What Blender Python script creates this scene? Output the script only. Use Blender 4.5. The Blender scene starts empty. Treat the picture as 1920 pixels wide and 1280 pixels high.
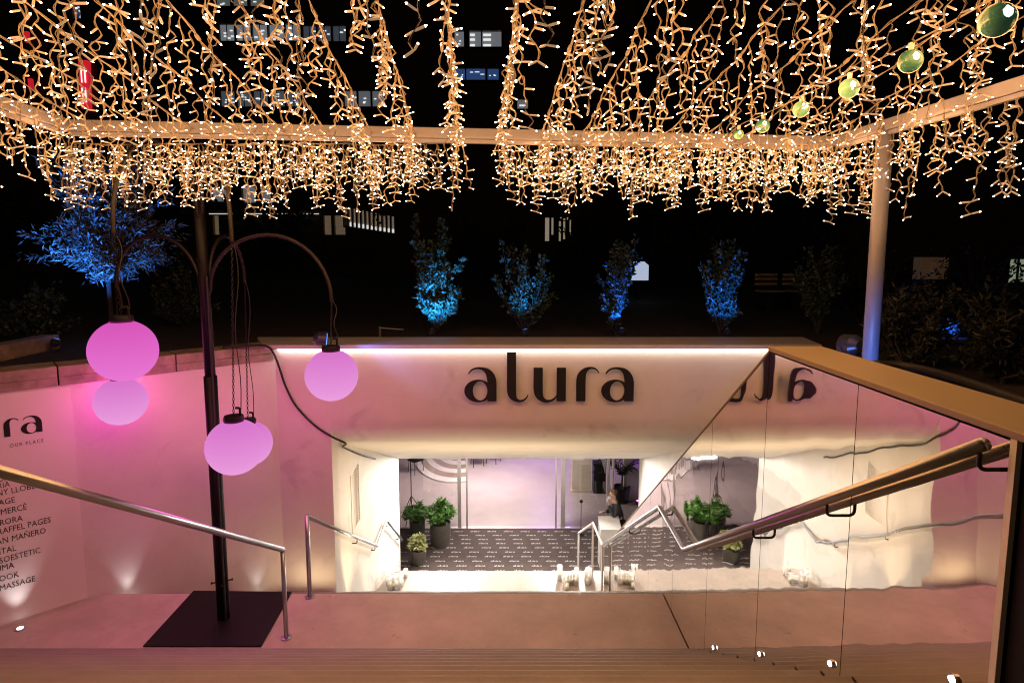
import bpy, bmesh, math, random
from mathutils import Vector, Matrix, Quaternion

# ------------------------------------------------------------------ camera
SC = bpy.context.scene
COL = SC.collection
F_PX, PITCH, CY = 1100.0, 0.1083, 598.8       # focal length in photo pixels, tilt, principal row
CZ = 1.62                                     # eye height above the pavement
MM, MX = -0.01485, 1.8                        # mirror wall plane: x = MX + MM*y
cam_data = bpy.data.cameras.new('camera')
cam = bpy.data.objects.new('camera', cam_data); COL.objects.link(cam)
cam.location = (0, 0, CZ); cam.rotation_euler = (math.pi/2 - PITCH, 0, 0)
cam_data.sensor_width = 36; cam_data.lens = F_PX/1920*36
cam_data.shift_y = -(640-CY)/1920
cam_data.clip_start = 0.05; cam_data.clip_end = 2000
SC.camera = cam

# ------------------------------------------------------------------ world (night), exposure
W = bpy.data.worlds.new('World'); SC.world = W; W.use_nodes = True
nt = W.node_tree
sky = nt.nodes.new('ShaderNodeTexSky'); sky.sky_type = 'NISHITA'; sky.sun_disc = False
sky.sun_elevation = math.radians(2.0); sky.sun_rotation = math.radians(200)
bgn = nt.nodes['Background']; nt.links.new(sky.outputs[0], bgn.inputs[0]); bgn.inputs[1].default_value = 0.008
sun_d = bpy.data.lights.new('moon', 'SUN'); sun_d.energy = 0.004; sun_d.angle = math.radians(.5); sun_d.color = (.8, .88, 1)
sun = bpy.data.objects.new('moon', sun_d); COL.objects.link(sun); sun.rotation_euler = (math.radians(50), 0, math.radians(160))
vs = SC.view_settings
vs.view_transform = 'Standard'; vs.look = 'None'; vs.exposure = 0.0; vs.gamma = 1.0; vs.use_curve_mapping = False
SC.cycles.use_denoising = True
SC.cycles.filter_width = 1.1
SC.cycles.max_bounces = 6; SC.cycles.diffuse_bounces = 3; SC.cycles.glossy_bounces = 4
SC.cycles.transmission_bounces = 6; SC.cycles.transparent_max_bounces = 12
SC.cycles.sample_clamp_indirect = 4.0; SC.cycles.caustics_reflective = False; SC.cycles.caustics_refractive = False

# ------------------------------------------------------------------ pixel -> direction -> place
SP, CP = math.sin(PITCH), math.cos(PITCH)
def ray(x, y):
    u = (x-960)/F_PX; v = (y-CY)/F_PX
    return Vector((u, CP - v*SP, -(SP + v*CP)))
EYE = Vector((0, 0, CZ))
def at_y(x, y, Y): r = ray(x, y); return EYE + r*(Y/r.y)
def at_z(x, y, z): r = ray(x, y); return EYE + r*((z-CZ)/r.z)
def at_plane(x, y, p, n): r = ray(x, y); return EYE + r*((p-EYE).dot(n)/r.dot(n))
def mirror_x(y): return MX + MM*y
def dz(d): return CZ - d                      # height from a drop below the eye

# ------------------------------------------------------------------ materials
def mat(name, col, rough=.6, metal=0., nscale=0, namt=.1, bump=0., bscale=40, emit=None, estr=0., spec=.5, stretch=None, col2=None, coat=0.):
    m = bpy.data.materials.new(name); m.use_nodes = True
    t = m.node_tree; b = t.nodes['Principled BSDF']
    b.inputs['Base Color'].default_value = (*col, 1); b.inputs['Roughness'].default_value = rough
    b.inputs['Metallic'].default_value = metal; b.inputs['Specular IOR Level'].default_value = spec
    if coat: b.inputs['Coat Weight'].default_value = coat
    tc = t.nodes.new('ShaderNodeTexCoord')
    src = tc.outputs['Object']
    if stretch:
        mp = t.nodes.new('ShaderNodeMapping'); mp.inputs['Scale'].default_value = stretch
        t.links.new(src, mp.inputs[0]); src = mp.outputs[0]
    if nscale:
        n = t.nodes.new('ShaderNodeTexNoise'); n.inputs['Scale'].default_value = nscale; n.inputs['Detail'].default_value = 8; n.inputs['Roughness'].default_value = .65
        t.links.new(src, n.inputs['Vector'])
        r = t.nodes.new('ShaderNodeValToRGB')
        lo = col2 if col2 else tuple(c*(1-namt) for c in col)
        hi = tuple(min(1, c*(1+namt*.6)) for c in col)
        r.color_ramp.elements[0].position = .3; r.color_ramp.elements[1].position = .7
        r.color_ramp.elements[0].color = (*lo, 1); r.color_ramp.elements[1].color = (*hi, 1)
        t.links.new(n.outputs['Fac'], r.inputs[0]); t.links.new(r.outputs[0], b.inputs['Base Color'])
        mr = t.nodes.new('ShaderNodeMapRange'); mr.inputs[3].default_value = max(0, rough-.1); mr.inputs[4].default_value = min(1, rough+.1)
        t.links.new(n.outputs['Fac'], mr.inputs[0]); t.links.new(mr.outputs[0], b.inputs['Roughness'])
    if bump:
        n2 = t.nodes.new('ShaderNodeTexNoise'); n2.inputs['Scale'].default_value = bscale; n2.inputs['Detail'].default_value = 5
        t.links.new(src, n2.inputs['Vector'])
        bp = t.nodes.new('ShaderNodeBump'); bp.inputs['Strength'].default_value = bump; bp.inputs['Distance'].default_value = .02
        t.links.new(n2.outputs['Fac'], bp.inputs['Height']); t.links.new(bp.outputs[0], b.inputs['Normal'])
    if emit:
        b.inputs['Emission Color'].default_value = (*emit, 1); b.inputs['Emission Strength'].default_value = estr
    return m

def glass_mat(name, tint=(1, 1, 1), fac=.12, rough=.02):
    m = bpy.data.materials.new(name); m.use_nodes = True; t = m.node_tree; t.nodes.clear()
    o = t.nodes.new('ShaderNodeOutputMaterial'); mx = t.nodes.new('ShaderNodeMixShader')
    tr = t.nodes.new('ShaderNodeBsdfTransparent'); tr.inputs[0].default_value = (*tint, 1)
    g = t.nodes.new('ShaderNodeBsdfGlossy'); g.inputs['Roughness'].default_value = rough
    lw = t.nodes.new('ShaderNodeFresnel'); lw.inputs[0].default_value = 1.45
    ad = t.nodes.new('ShaderNodeMath'); ad.operation = 'ADD'; ad.inputs[1].default_value = fac; ad.use_clamp = True
    t.links.new(lw.outputs[0], ad.inputs[0]); t.links.new(ad.outputs[0], mx.inputs[0])
    t.links.new(tr.outputs[0], mx.inputs[1]); t.links.new(g.outputs[0], mx.inputs[2]); t.links.new(mx.outputs[0], o.inputs[0])
    return m

def plaster_mat(name, col, rough=.75):
    # painted render: broad trowel clouds, fine grain, faint drips
    m = mat(name, col, rough, nscale=1.3, namt=.09, bump=.12, bscale=55)
    return m

M = {}
M['plaster'] = plaster_mat('painted_plaster', (.70, .67, .64))
M['floor'] = mat('microcement', (.56, .49, .44), .5, nscale=2.2, namt=.22, bump=.08, bscale=25)
def add_stains(m, scale, lo, dark):
    # small scuffs and spots worn into the surface
    t = m.node_tree; b = t.nodes['Principled BSDF']
    old = b.inputs['Base Color'].links[0].from_socket
    tc = [n for n in t.nodes if n.type == 'TEX_COORD'][0]
    n = t.nodes.new('ShaderNodeTexNoise'); n.inputs['Scale'].default_value = scale; n.inputs['Detail'].default_value = 6; n.inputs['Distortion'].default_value = .6
    t.links.new(tc.outputs['Object'], n.inputs['Vector'])
    r = t.nodes.new('ShaderNodeValToRGB'); r.color_ramp.elements[0].position = lo; r.color_ramp.elements[1].position = lo+.09
    r.color_ramp.elements[0].color = (1, 1, 1, 1); r.color_ramp.elements[1].color = (dark, dark, dark, 1)
    t.links.new(n.outputs['Fac'], r.inputs[0])
    mx = t.nodes.new('ShaderNodeMix'); mx.data_type = 'RGBA'; mx.blend_type = 'MULTIPLY'; mx.inputs[0].default_value = 1
    t.links.new(old, mx.inputs[6]); t.links.new(r.outputs[0], mx.inputs[7]); t.links.new(mx.outputs[2], b.inputs['Base Color'])
add_stains(M['floor'], 7, .65, .68)
add_stains(M['plaster'], 1.9, .60, .86)
M['step'] = mat('cement_step', (.28, .265, .26), .6, nscale=3, namt=.15, bump=.06, bscale=30)
M['stone'] = mat('weathered_coping', (.34, .27, .22), .8, nscale=5, namt=.45, bump=.3, bscale=30)
M['soil'] = mat('soil', (.05, .042, .034), .95, nscale=6, namt=.5, bump=.6, bscale=12)
M['pave'] = mat('pavement', (.16, .15, .14), .8, nscale=4, namt=.3, bump=.2)
M['black'] = mat('black_steel', (.008, .008, .009), .5, spec=.2, nscale=9, namt=.4, bump=.04)
M['blacktube'] = mat('dark_tube', (.012, .010, .010), .45, spec=.3, nscale=9, namt=.4)
M['sign'] = mat('black_sign', (.006, .006, .006), .5, nscale=12, namt=.2)
M['steel'] = mat('brushed_steel', (.42, .45, .51), .3, metal=.9, nscale=3, namt=.06, stretch=(1, 1, 1))
M['white_metal'] = mat('white_paint', (.74, .71, .68), .45, nscale=4, namt=.06)
M['beam_paint'] = mat('beam_paint', (.17, .18, .24), .45, nscale=4, namt=.1)
M['cream_panel'] = mat('cream_panel', (.72, .64, .5), .55, nscale=3, namt=.06)
M['coping'] = mat('coping_paint', (.24, .19, .105), .5, nscale=3, namt=.1, bump=.04)
M['slab'] = mat('slab_metal', (.62, .60, .62), .5, metal=.1, nscale=2, namt=.12, bump=.03)
M['alu'] = mat('aluminium_frame', (.66, .63, .6), .35, metal=.7, nscale=6, namt=.08)
M['poster'] = mat('poster_vinyl', (.78, .75, .73), .4, nscale=1.1, namt=.04)
M['rubber'] = mat('cable_rubber', (.012, .012, .012), .55, nscale=8, namt=.2)
M['leaf_olive'] = mat('olive_leaf', (.13, .16, .12), .5, nscale=6, namt=.4)
M['leaf_shrub'] = mat('shrub_leaf', (.035, .078, .05), .45, nscale=6, namt=.4)
M['leaf_dark'] = mat('dark_leaf', (.009, .016, .012), .6, nscale=4, namt=.4)
M['leaf_green'] = mat('green_leaf', (.13, .30, .06), .45, nscale=7, namt=.45)
M['leaf_pale'] = mat('pale_leaf', (.40, .42, .17), .45, nscale=7, namt=.35)
M['bark'] = mat('bark', (.045, .04, .034), .9, nscale=12, namt=.4, bump=.5)
M['pot'] = mat('grey_pot', (.13, .12, .105), .45, nscale=8, namt=.25)
M['wire'] = mat('wire_sheath', (.16, .14, .11), .45, nscale=8, namt=.1)
M['husk'] = mat('led_husk', (.22, .19, .15), .35, nscale=8, namt=.05, emit=(1, .60, .30), estr=.30)
M['led'] = mat('led_tip', (1, .8, .6), .4, nscale=3, namt=.02, emit=(1, .72, .46), estr=24.0)
M['building'] = mat('dark_facade', (.03, .031, .034), .7, nscale=.4, namt=.3)
M['wood'] = mat('bench_wood', (.36, .25, .14), .6, nscale=5, namt=.35, stretch=(1, 6, 6))
M['skin'] = mat('skin', (.55, .34, .25), .5, nscale=10, namt=.1)
M['hair'] = mat('hair', (.12, .055, .025), .55, nscale=25, namt=.4)
M['suit'] = mat('suit_cloth', (.018, .018, .022), .8, nscale=40, namt=.3)
M['phone'] = mat('white_plastic', (.8, .8, .8), .35, nscale=5, namt=.03)
M['tile'] = mat('interior_tile', (.50, .44, .43), .35, nscale=1.5, namt=.1)
M['glass'] = glass_mat('door_glass', (.97, .97, .97), .05)
M['jar'] = glass_mat('jar_glass', (.98, .98, .98), .16, .05)
def frosted(name):
    m = bpy.data.materials.new(name); m.use_nodes = True; t = m.node_tree; t.nodes.clear()
    o = t.nodes.new('ShaderNodeOutputMaterial'); mx = t.nodes.new('ShaderNodeMixShader'); mx.inputs[0].default_value = .55
    tr = t.nodes.new('ShaderNodeBsdfTransparent'); tl = t.nodes.new('ShaderNodeBsdfTranslucent'); tl.inputs[0].default_value = (.9, .9, .9, 1)
    gl = t.nodes.new('ShaderNodeBsdfGlossy'); gl.inputs['Roughness'].default_value = .15; m2 = t.nodes.new('ShaderNodeMixShader'); m2.inputs[0].default_value = .12
    t.links.new(tl.outputs[0], m2.inputs[1]); t.links.new(gl.outputs[0], m2.inputs[2]); t.links.new(tr.outputs[0], mx.inputs[1]); t.links.new(m2.outputs[0], mx.inputs[2]); t.links.new(mx.outputs[0], o.inputs[0])
    return m
M['frost'] = frosted('frosted_jar')
M['pane'] = glass_mat('window_pane', (.9, .92, .95), .02)

# mirror-polished steel panel, slightly wavy
def mirror_mat():
    m = bpy.data.materials.new('mirror_panel'); m.use_nodes = True; t = m.node_tree; b = t.nodes['Principled BSDF']
    b.inputs['Base Color'].default_value = (.93, .89, .85, 1); b.inputs['Metallic'].default_value = 1; b.inputs['Roughness'].default_value = .02
    tc = t.nodes.new('ShaderNodeTexCoord'); mp = t.nodes.new('ShaderNodeMapping'); mp.inputs['Scale'].default_value = (1, 1.6, 1.1)
    n = t.nodes.new('ShaderNodeTexNoise'); n.inputs['Scale'].default_value = 1.9; n.inputs['Detail'].default_value = 1.2
    oi = t.nodes.new('ShaderNodeObjectInfo'); sc = t.nodes.new('ShaderNodeVectorMath'); sc.operation = 'SCALE'; sc.inputs[0].default_value = (9, 9, 9)
    ad = t.nodes.new('ShaderNodeVectorMath'); ad.operation = 'ADD'
    t.links.new(oi.outputs['Random'], sc.inputs['Scale']); t.links.new(sc.outputs[0], ad.inputs[1])
    t.links.new(tc.outputs['Object'], mp.inputs[0]); t.links.new(mp.outputs[0], ad.inputs[0]); t.links.new(ad.outputs[0], n.inputs['Vector'])
    bp = t.nodes.new('ShaderNodeBump'); bp.inputs['Strength'].default_value = .3; bp.inputs['Distance'].default_value = .010
    t.links.new(n.outputs['Fac'], bp.inputs['Height']); t.links.new(bp.outputs[0], b.inputs['Normal'])
    return m
M['mirror'] = mirror_mat()

def emit_mat(name, col, s):
    m = bpy.data.materials.new(name); m.use_nodes = True; t = m.node_tree; b = t.nodes['Principled BSDF']
    b.inputs['Base Color'].default_value = (*[min(.8, c) for c in col], 1)
    b.inputs['Emission Color'].default_value = (*col, 1); b.inputs['Emission Strength'].default_value = s
    return m

# ------------------------------------------------------------------ object helpers
WL = {}                                        # world location of every parent
def tag(o, label=None, cat=None, group=None, kind=None):
    if label: o['label'] = label
    if cat: o['category'] = cat
    if group: o['group'] = group
    if kind: o['kind'] = kind
    return o
def thing(name, loc, label, cat, group=None):
    o = bpy.data.objects.new(name, None); COL.objects.link(o); o.location = loc; o.empty_display_size = .1
    WL[o.name] = Vector(loc)
    return tag(o, label, cat, group)

class MB:
    def __init__(self): self.v = []; self.f = []; self.mi = []; self.k = 0
    def add(self, vs, fs, mi=None):
        o = len(self.v); self.v += [Vector(p) for p in vs]; self.f += [tuple(i+o for i in f) for f in fs]
        self.mi += [self.k if mi is None else mi]*len(fs); return self
    def box(self, c, s, R=None):
        c = Vector(c); h = Vector(s)/2
        vs = []
        for x in (-1, 1):
            for y in (-1, 1):
                for z in (-1, 1):
                    p = Vector((x*h.x, y*h.y, z*h.z))
                    if R is not None: p = R @ p
                    vs.append(c+p)
        return self.add(vs, [(0, 1, 3, 2), (4, 6, 7, 5), (0, 4, 5, 1), (2, 3, 7, 6), (0, 2, 6, 4), (1, 5, 7, 3)])
    def prism(self, pts, d):                  # planar polygon extruded by d
        n = len(pts); d = Vector(d); a = [Vector(p) for p in pts]; b = [p+d for p in a]
        return self.add(a+b, [tuple(range(n))[::-1], tuple(range(n, 2*n))] + [(i, (i+1) % n, n+(i+1) % n, n+i) for i in range(n)])
    def strip(self, A, B):                     # ruled sheet between two lists of points
        n = len(A)
        return self.add(list(A)+list(B), [(i, i+1, n+i+1, n+i) for i in range(n-1)])
    def tube(self, path, r, n=8, cap=True, mi=None):
        P = [Vector(p) for p in path]; m = len(P)
        rr = r if isinstance(r, (list, tuple)) else [r]*m
        vs = []; N = None
        for i, p in enumerate(P):
            t = (P[min(i+1, m-1)]-P[max(i-1, 0)])
            t = t.normalized() if t.length > 1e-9 else Vector((0, 0, 1))
            if N is None:
                N = t.orthogonal().normalized()
            else:
                N = (N - t*N.dot(t)); N = N.normalized() if N.length > 1e-6 else t.orthogonal().normalized()
            Bn = t.cross(N)
            for k in range(n):
                a = 2*math.pi*k/n; vs.append(p + (N*math.cos(a)+Bn*math.sin(a))*rr[i])
        fs = [(i*n+k, i*n+(k+1) % n, (i+1)*n+(k+1) % n, (i+1)*n+k) for i in range(m-1) for k in range(n)]
        if cap: fs += [tuple(range(n))[::-1], tuple(range((m-1)*n, m*n))]
        return self.add(vs, fs, mi)
    def lathe(self, prof, c=(0, 0, 0), n=24):   # prof list of (r, z)
        c = Vector(c); vs = []; m = len(prof)
        for r, z in prof:
            for k in range(n):
                a = 2*math.pi*k/n; vs.append(c+Vector((r*math.cos(a), r*math.sin(a), z)))
        fs = [(i*n+k, i*n+(k+1) % n, (i+1)*n+(k+1) % n, (i+1)*n+k) for i in range(m-1) for k in range(n)]
        fs += [tuple(range(n))[::-1], tuple(range((m-1)*n, m*n))]
        return self.add(vs, fs)
    def build(self, name, m, parent=None, smooth=False, kind=None, bevel=0, label=None):
        me = bpy.data.meshes.new(name)
        off = WL[parent.name] if parent else Vector((0, 0, 0))
        me.from_pydata([p-off for p in self.v], [], self.f)
        for mm in (m if isinstance(m, (list, tuple)) else [m]): me.materials.append(mm)
        if self.mi: me.polygons.foreach_set('material_index', self.mi)
        if smooth: me.polygons.foreach_set('use_smooth', [True]*len(me.polygons))
        me.update()
        o = bpy.data.objects.new(name, me); COL.objects.link(o)
        if parent: o.parent = parent
        WL[o.name] = off
        if bevel:
            b = o.modifiers.new('bevel', 'BEVEL'); b.width = bevel; b.segments = 2; b.limit_method = 'ANGLE'
        if kind: o['kind'] = kind
        if label: o['label'] = label
        return o
def smooth_by_angle(o, ang=40):
    me = o.data
    bm = bmesh.new(); bm.from_mesh(me); bmesh.ops.recalc_face_normals(bm, faces=bm.faces)
    for e in bm.edges:
        e.smooth = len(e.link_faces) == 2 and e.calc_face_angle(0) < math.radians(ang)
    for f in bm.faces: f.smooth = True
    bm.to_mesh(me); bm.free()
def lamp(name, kind, parent, loc, energy, col, size=.05, target=None, spot=60, blend=.5, sx=None, sy=None):
    d = bpy.data.lights.new(name, kind); d.energy = energy; d.color = col
    if kind == 'AREA':
        d.shape = 'RECTANGLE'; d.size = sx or size; d.size_y = sy or size
    else:
        d.shadow_soft_size = size
        if kind == 'POINT': d.use_soft_falloff = False
    if kind == 'SPOT': d.spot_size = math.radians(spot); d.spot_blend = blend
    o = bpy.data.objects.new(name, d); COL.objects.link(o)
    off = WL[parent.name] if parent else Vector((0, 0, 0))
    if parent: o.parent = parent
    o.location = Vector(loc)-off
    if target is not None:
        o.rotation_euler = (Vector(target)-Vector(loc)).to_track_quat('-Z', 'Y').to_euler()
    return o
def copy_tree(root, parent=None):
    c = root.copy(); COL.objects.link(c); c.parent = parent
    WL[c.name] = WL.get(root.name, Vector((0, 0, 0)))
    for ch in list(root.children): copy_tree(ch, c)
    return c
def ordinal(i):
    w = ['first', 'second', 'third', 'fourth', 'fifth', 'sixth', 'seventh', 'eighth', 'ninth', 'tenth', 'eleventh', 'twelfth', 'thirteenth', 'fourteenth', 'fifteenth', 'sixteenth', 'seventeenth', 'eighteenth', 'nineteenth', 'twentieth', 'twenty-first', 'twenty-second', 'twenty-third']
    return w[i]

# ------------------------------------------------------------------ main levels (drops below the eye)
D_LAND, D_LAND2, D_FLOOR = 3.795, 6.22, 7.71
Z_LAND, Z_LAND2, Z_FLOOR = dz(D_LAND), dz(D_LAND2), dz(D_FLOOR)
Y_L0, Y_L1 = 5.09, 6.262                       # first landing
TREAD = .2815; RISE = -Z_LAND/12
Y_FACE = 7.6                                   # face of the portal
Y_M0, Y_M1 = 10.03, 11.05                      # middle landing
Y_V = 13.5; Y_DOOR = 16.0
def wall_x(y): return -4.54 + 1.085*(y-6.28)   # oblique left wall
def y_of_wall(x): return 6.28 + (x+4.54)/1.085
def reveal_x(y): return -2.34 - .05*(y-6.25)
XC = wall_x(Y_FACE)                            # corner of the left wall and the portal
GZ = .34                                       # planting level
Z_COP = dz(1.15)

# ================================================================== SETTING
# ground sheet round the sunken stair, out to the horizon
b = MB()
b.add([(-600, 1.95, GZ), (wall_x(1.95)-.25, 1.95, GZ), (XC-.25, Y_FACE, GZ), (XC-.25, 8.2, GZ), (-600, 8.2, GZ)], [(0, 1, 2, 3, 4)])
b.add([(-600, 8.2, GZ), (600, 8.2, GZ), (600, 900, GZ), (-600, 900, GZ)], [(0, 1, 2, 3)])
b.add([(2.0, 1.95, GZ), (600, 1.95, GZ), (600, 8.2, GZ), (3.55, 8.2, GZ), (3.55, 7.62, GZ), (2.12, 4.3, GZ), (2.0, 4.0, GZ)], [(0, 1, 2, 3, 4, 5, 6)])
tag(b.build('ground', M['soil']), kind='structure')
b = MB(); b.add([(-600, -300, 0), (600, -300, 0), (600, 1.95, 0), (-600, 1.95, 0)], [(0, 1, 2, 3)])
tag(b.build('pavement', M['pave']), kind='structure')
b = MB(); b.box((-310, 1.9, .17), (590, .12, .35)); b.box((303, 1.9, .17), (594, .12, .35))
tag(b.build('kerb', M['stone']), kind='structure')

# landing floor
b = MB(); top = [(wall_x(Y_L0), Y_L0, Z_LAND), (mirror_x(Y_L0)-.004, Y_L0, Z_LAND), (mirror_x(Y_L1)-.004, Y_L1, Z_LAND), (wall_x(Y_L1), Y_L1, Z_LAND)]
b.prism(top, (0, 0, -.35))
tag(b.build('landing_floor', M['floor'], bevel=.006), kind='structure')
# middle landing, entrance floor, interior floor
b = MB(); b.prism([(reveal_x(Y_M0)-.02, Y_M0, Z_LAND2), (3.05, Y_M0, Z_LAND2), (3.05, Y_M1, Z_LAND2), (reveal_x(Y_M1)-.02, Y_M1, Z_LAND2)], (0, 0, -.3))
tag(b.build('middle_landing_floor', M['floor'], bevel=.006), kind='structure')
b = MB(); b.add([(-6, Y_M1, Z_FLOOR), (6, Y_M1, Z_FLOOR), (6, 27, Z_FLOOR), (-6, 27, Z_FLOOR)], [(0, 1, 2, 3)])
tag(b.build('interior_floor', M['tile']), kind='structure')
b = MB()
b.box((0, 27.1, Z_FLOOR+1.7), (12.4, .2, 3.4)); b.box((-6.1, 20.2, Z_FLOOR+1.7), (.2, 13.6, 3.4)); b.box((6.1, 20.2, Z_FLOOR+1.7), (.2, 13.6, 3.4))
tag(b.build('interior_wall', M['plaster']), kind='structure')
b = MB(); b.box((0, 20.4, dz(4.79)+.11), (12.0, 13.4, .2))
tag(b.build('interior_ceiling', M['plaster']), kind='structure')

# staircases, every step a part
def flight(name, label, y0, z0, n, rise, tread, xl, xr):
    t = thing(name, ((xl(y0)+xr(y0))/2, y0, z0), label, 'staircase')
    for i in range(n):
        ya = y0+i*tread; yb = ya+tread; z = z0-i*rise
        s = MB(); pts = [(xl(ya), ya, z), (xr(ya), ya, z), (xr(yb+.012), yb+.012, z), (xl(yb+.012), yb+.012, z)]
        s.prism(pts, (0, 0, -.045)); s.k = 0
        s.prism([(xl(ya), ya, z-.045), (xr(ya), ya, z-.045), (xr(yb), yb, z-.045), (xl(yb), yb, z-.045)], (0, 0, -rise+.04))
        s.build('step', M['step'], t, bevel=.006)
    return t
mx = lambda y: mirror_x(y)-.004
flight('upper_staircase', 'wide cement steps at the bottom edge, leading down to the pink lit landing', Y_L0-11*TREAD-.02, -RISE, 11, RISE, TREAD, lambda y: wall_x(y), mx)
n1 = 13; r1 = (D_LAND2-D_LAND)/n1; t1 = (Y_M0-Y_L1)/(n1-1)
def xl1(y): return reveal_x(y) if y > Y_FACE else wall_x(y)
flight('lower_staircase', 'steep steps behind the landing edge, descending under the portal', Y_L1, Z_LAND-r1, n1-1, r1, t1, xl1, mx)
n2 = 8; r2 = (D_FLOOR-D_LAND2)/n2; t2 = .285
flight('entrance_staircase', 'last short flight of steps down to the patterned entrance carpet', Y_M1, Z_LAND2-r2, n2-1, r2, t2, reveal_x, lambda y: 3.05)

# ------------------------------------------------------------------ left retaining wall with coping stones
t = thing('retaining_wall', (wall_x(6.5)-.2, 6.5, Z_LAND), 'oblique plastered wall washed in pink light left of the stairs, stone coping on top', 'wall')
wd = Vector((1.085, 1, 0)).normalized(); wn = Vector((1, -1.085, 0)).normalized()   # along the wall, out of the wall
yA, yB = 1.9, Y_FACE
b = MB(); p0 = Vector((wall_x(yA), yA, -6.2)); p1 = Vector((wall_x(yB), yB, -6.2))
b.prism([p0, p1, p1-wn*.28, p0-wn*.28], (0, 0, 6.2+dz(1.36)))
b.build('wall_face', M['plaster'], t)
total = (p1-p0).length
joints = [0, 1.2, 2.35, 3.5]
for px in (107, 330): 
    q = at_plane(px, 690, Vector((wall_x(6), 6, 0)), wn); joints.append((q-Vector((p0.x, p0.y, q.z))).dot(wd))
joints += [total-.02]
joints = sorted(joints)
rs = random.Random(4)
for j0, j1 in zip(joints[:-1], joints[1:]):
    for r_, (za, zb, o_) in enumerate(((dz(1.36), dz(1.265), .02), (dz(1.262), dz(1.15), .035))):
        s = MB(); e = rs.uniform(-.004, .004)
        a_ = Vector((p0.x, p0.y, za))+wd*(j0+.006); c_ = Vector((p0.x, p0.y, za))+wd*(j1-.006)
        s.prism([a_+wn*(o_+e), c_+wn*(o_+e), c_-wn*.34, a_-wn*.34], (0, 0, zb-za+e))
        s.build('coping_stone', M['stone'], t, bevel=.008)

t = thing('retaining_wall', (2.9, 6, Z_LAND), 'plastered retaining wall hidden behind the mirror panels, running to the portal end', 'wall')
b = MB(); b.prism([(2.02, 4.02, -6.1), (3.46, 7.6, -6.1), (3.66, 7.6, -6.1), (2.22, 4.02, -6.1)], (0, 0, 6.1+GZ+.04)); b.build('wall_face', M['plaster'], t)
b = MB(); b.prism([(2.0, 4.0, GZ+.042), (3.44, 7.59, GZ+.042), (3.7, 7.59, GZ+.042), (2.26, 4.0, GZ+.042)], (0, 0, .05)); b.build('coping_stone', M['stone'], t, bevel=.008)
# ------------------------------------------------------------------ entrance portal
t = thing('entrance_portal', (0, Y_FACE, Z_LAND), 'curved plaster entrance portal over the glass doors, white light line under its top slab', 'portal')
XR = 4.0
b = MB()
b.box(((XC+XR)/2-.1, Y_FACE+.15, dz((1.2+2.15)/2)), (XR-XC+.2, .3, .95))
b.build('fascia', M['plaster'], t)
# frontal strip left of the opening
b = MB(); xr_ = reveal_x(Y_FACE)
b.prism([(XC-.2, Y_FACE, dz(2.15)), (xr_, Y_FACE, dz(2.15)), (xr_, Y_FACE, -6.1), (XC-.2, Y_FACE, -6.1)], (0, .25, 0))
b.build('frontal_wall', M['plaster'], t)
# curved soffit following the stairs
prof = [(Y_FACE, 2.15)]
for k in range(1, 13):
    a = k/12; th = a*math.radians(68)
    R_ = .44
    prof.append((Y_FACE + R_*(1-math.cos(th))*1.0, 2.15 + R_*math.sin(th)))
yq, dq = prof[-1]
for k in range(1, 9):
    a = k/8; prof.append((yq+(Y_V-yq)*a, dq+(4.79-dq)*a))
b = MB()
A = [(reveal_x(y)-.003, y, dz(d)) for y, d in prof]; Bq = [(3.06, y, dz(d)) for y, d in prof]
b.strip(A, Bq)
b.build('soffit', M['plaster'], t, smooth=True)
# reveals (side walls of the passage)
b = MB(); b.prism([(reveal_x(Y_FACE+.25), Y_FACE+.25, dz(2.3)), (reveal_x(Y_V), Y_V, dz(4.6)), (reveal_x(Y_V), Y_V, Z_FLOOR-.1), (reveal_x(Y_FACE+.25), Y_FACE+.25, Z_FLOOR-.1)], (-.2, 0, 0))
b.prism([(reveal_x(Y_FACE), Y_FACE+.003, dz(2.16)), (reveal_x(Y_FACE+.25), Y_FACE+.25, dz(2.3)), (reveal_x(Y_FACE+.25), Y_FACE+.25, -6.1), (reveal_x(Y_FACE), Y_FACE+.003, -6.1)], (-.2, 0, 0))
b.build('left_reveal', M['plaster'], t)
b = MB(); b.prism([(3.05, Y_FACE+.1, dz(2.3)), (3.05, Y_V+.1, dz(4.6)), (3.05, Y_V+.1, Z_FLOOR-.1), (3.05, Y_FACE+.1, Z_FLOOR-.1)], (.2, 0, 0))
b.build('right_reveal', M['plaster'], t)
# header ending the soffit
b = MB(); b.box((.2, Y_V+.1, dz(4.35)), (6.2, .16, .86)); b.build('header', M['plaster'], t)
# top slab with lip
b = MB(); b.prism([(XC-.1, 7.48, Z_COP+.006), (XR, 7.48, Z_COP+.006), (XR+.12, 8.23, Z_COP+.006), (XC-.5, 8.23, Z_COP+.006)], (0, 0, -.056))
b.build('top_slab', M['slab'], t, bevel=.006)
b = MB(); b.box(((XC+XR)/2, 7.575, dz(1.207)), (XR-XC-.1, .03, .012))
b.build('light_strip', emit_mat('strip_led', (1, .88, .72), 16), t)

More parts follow.
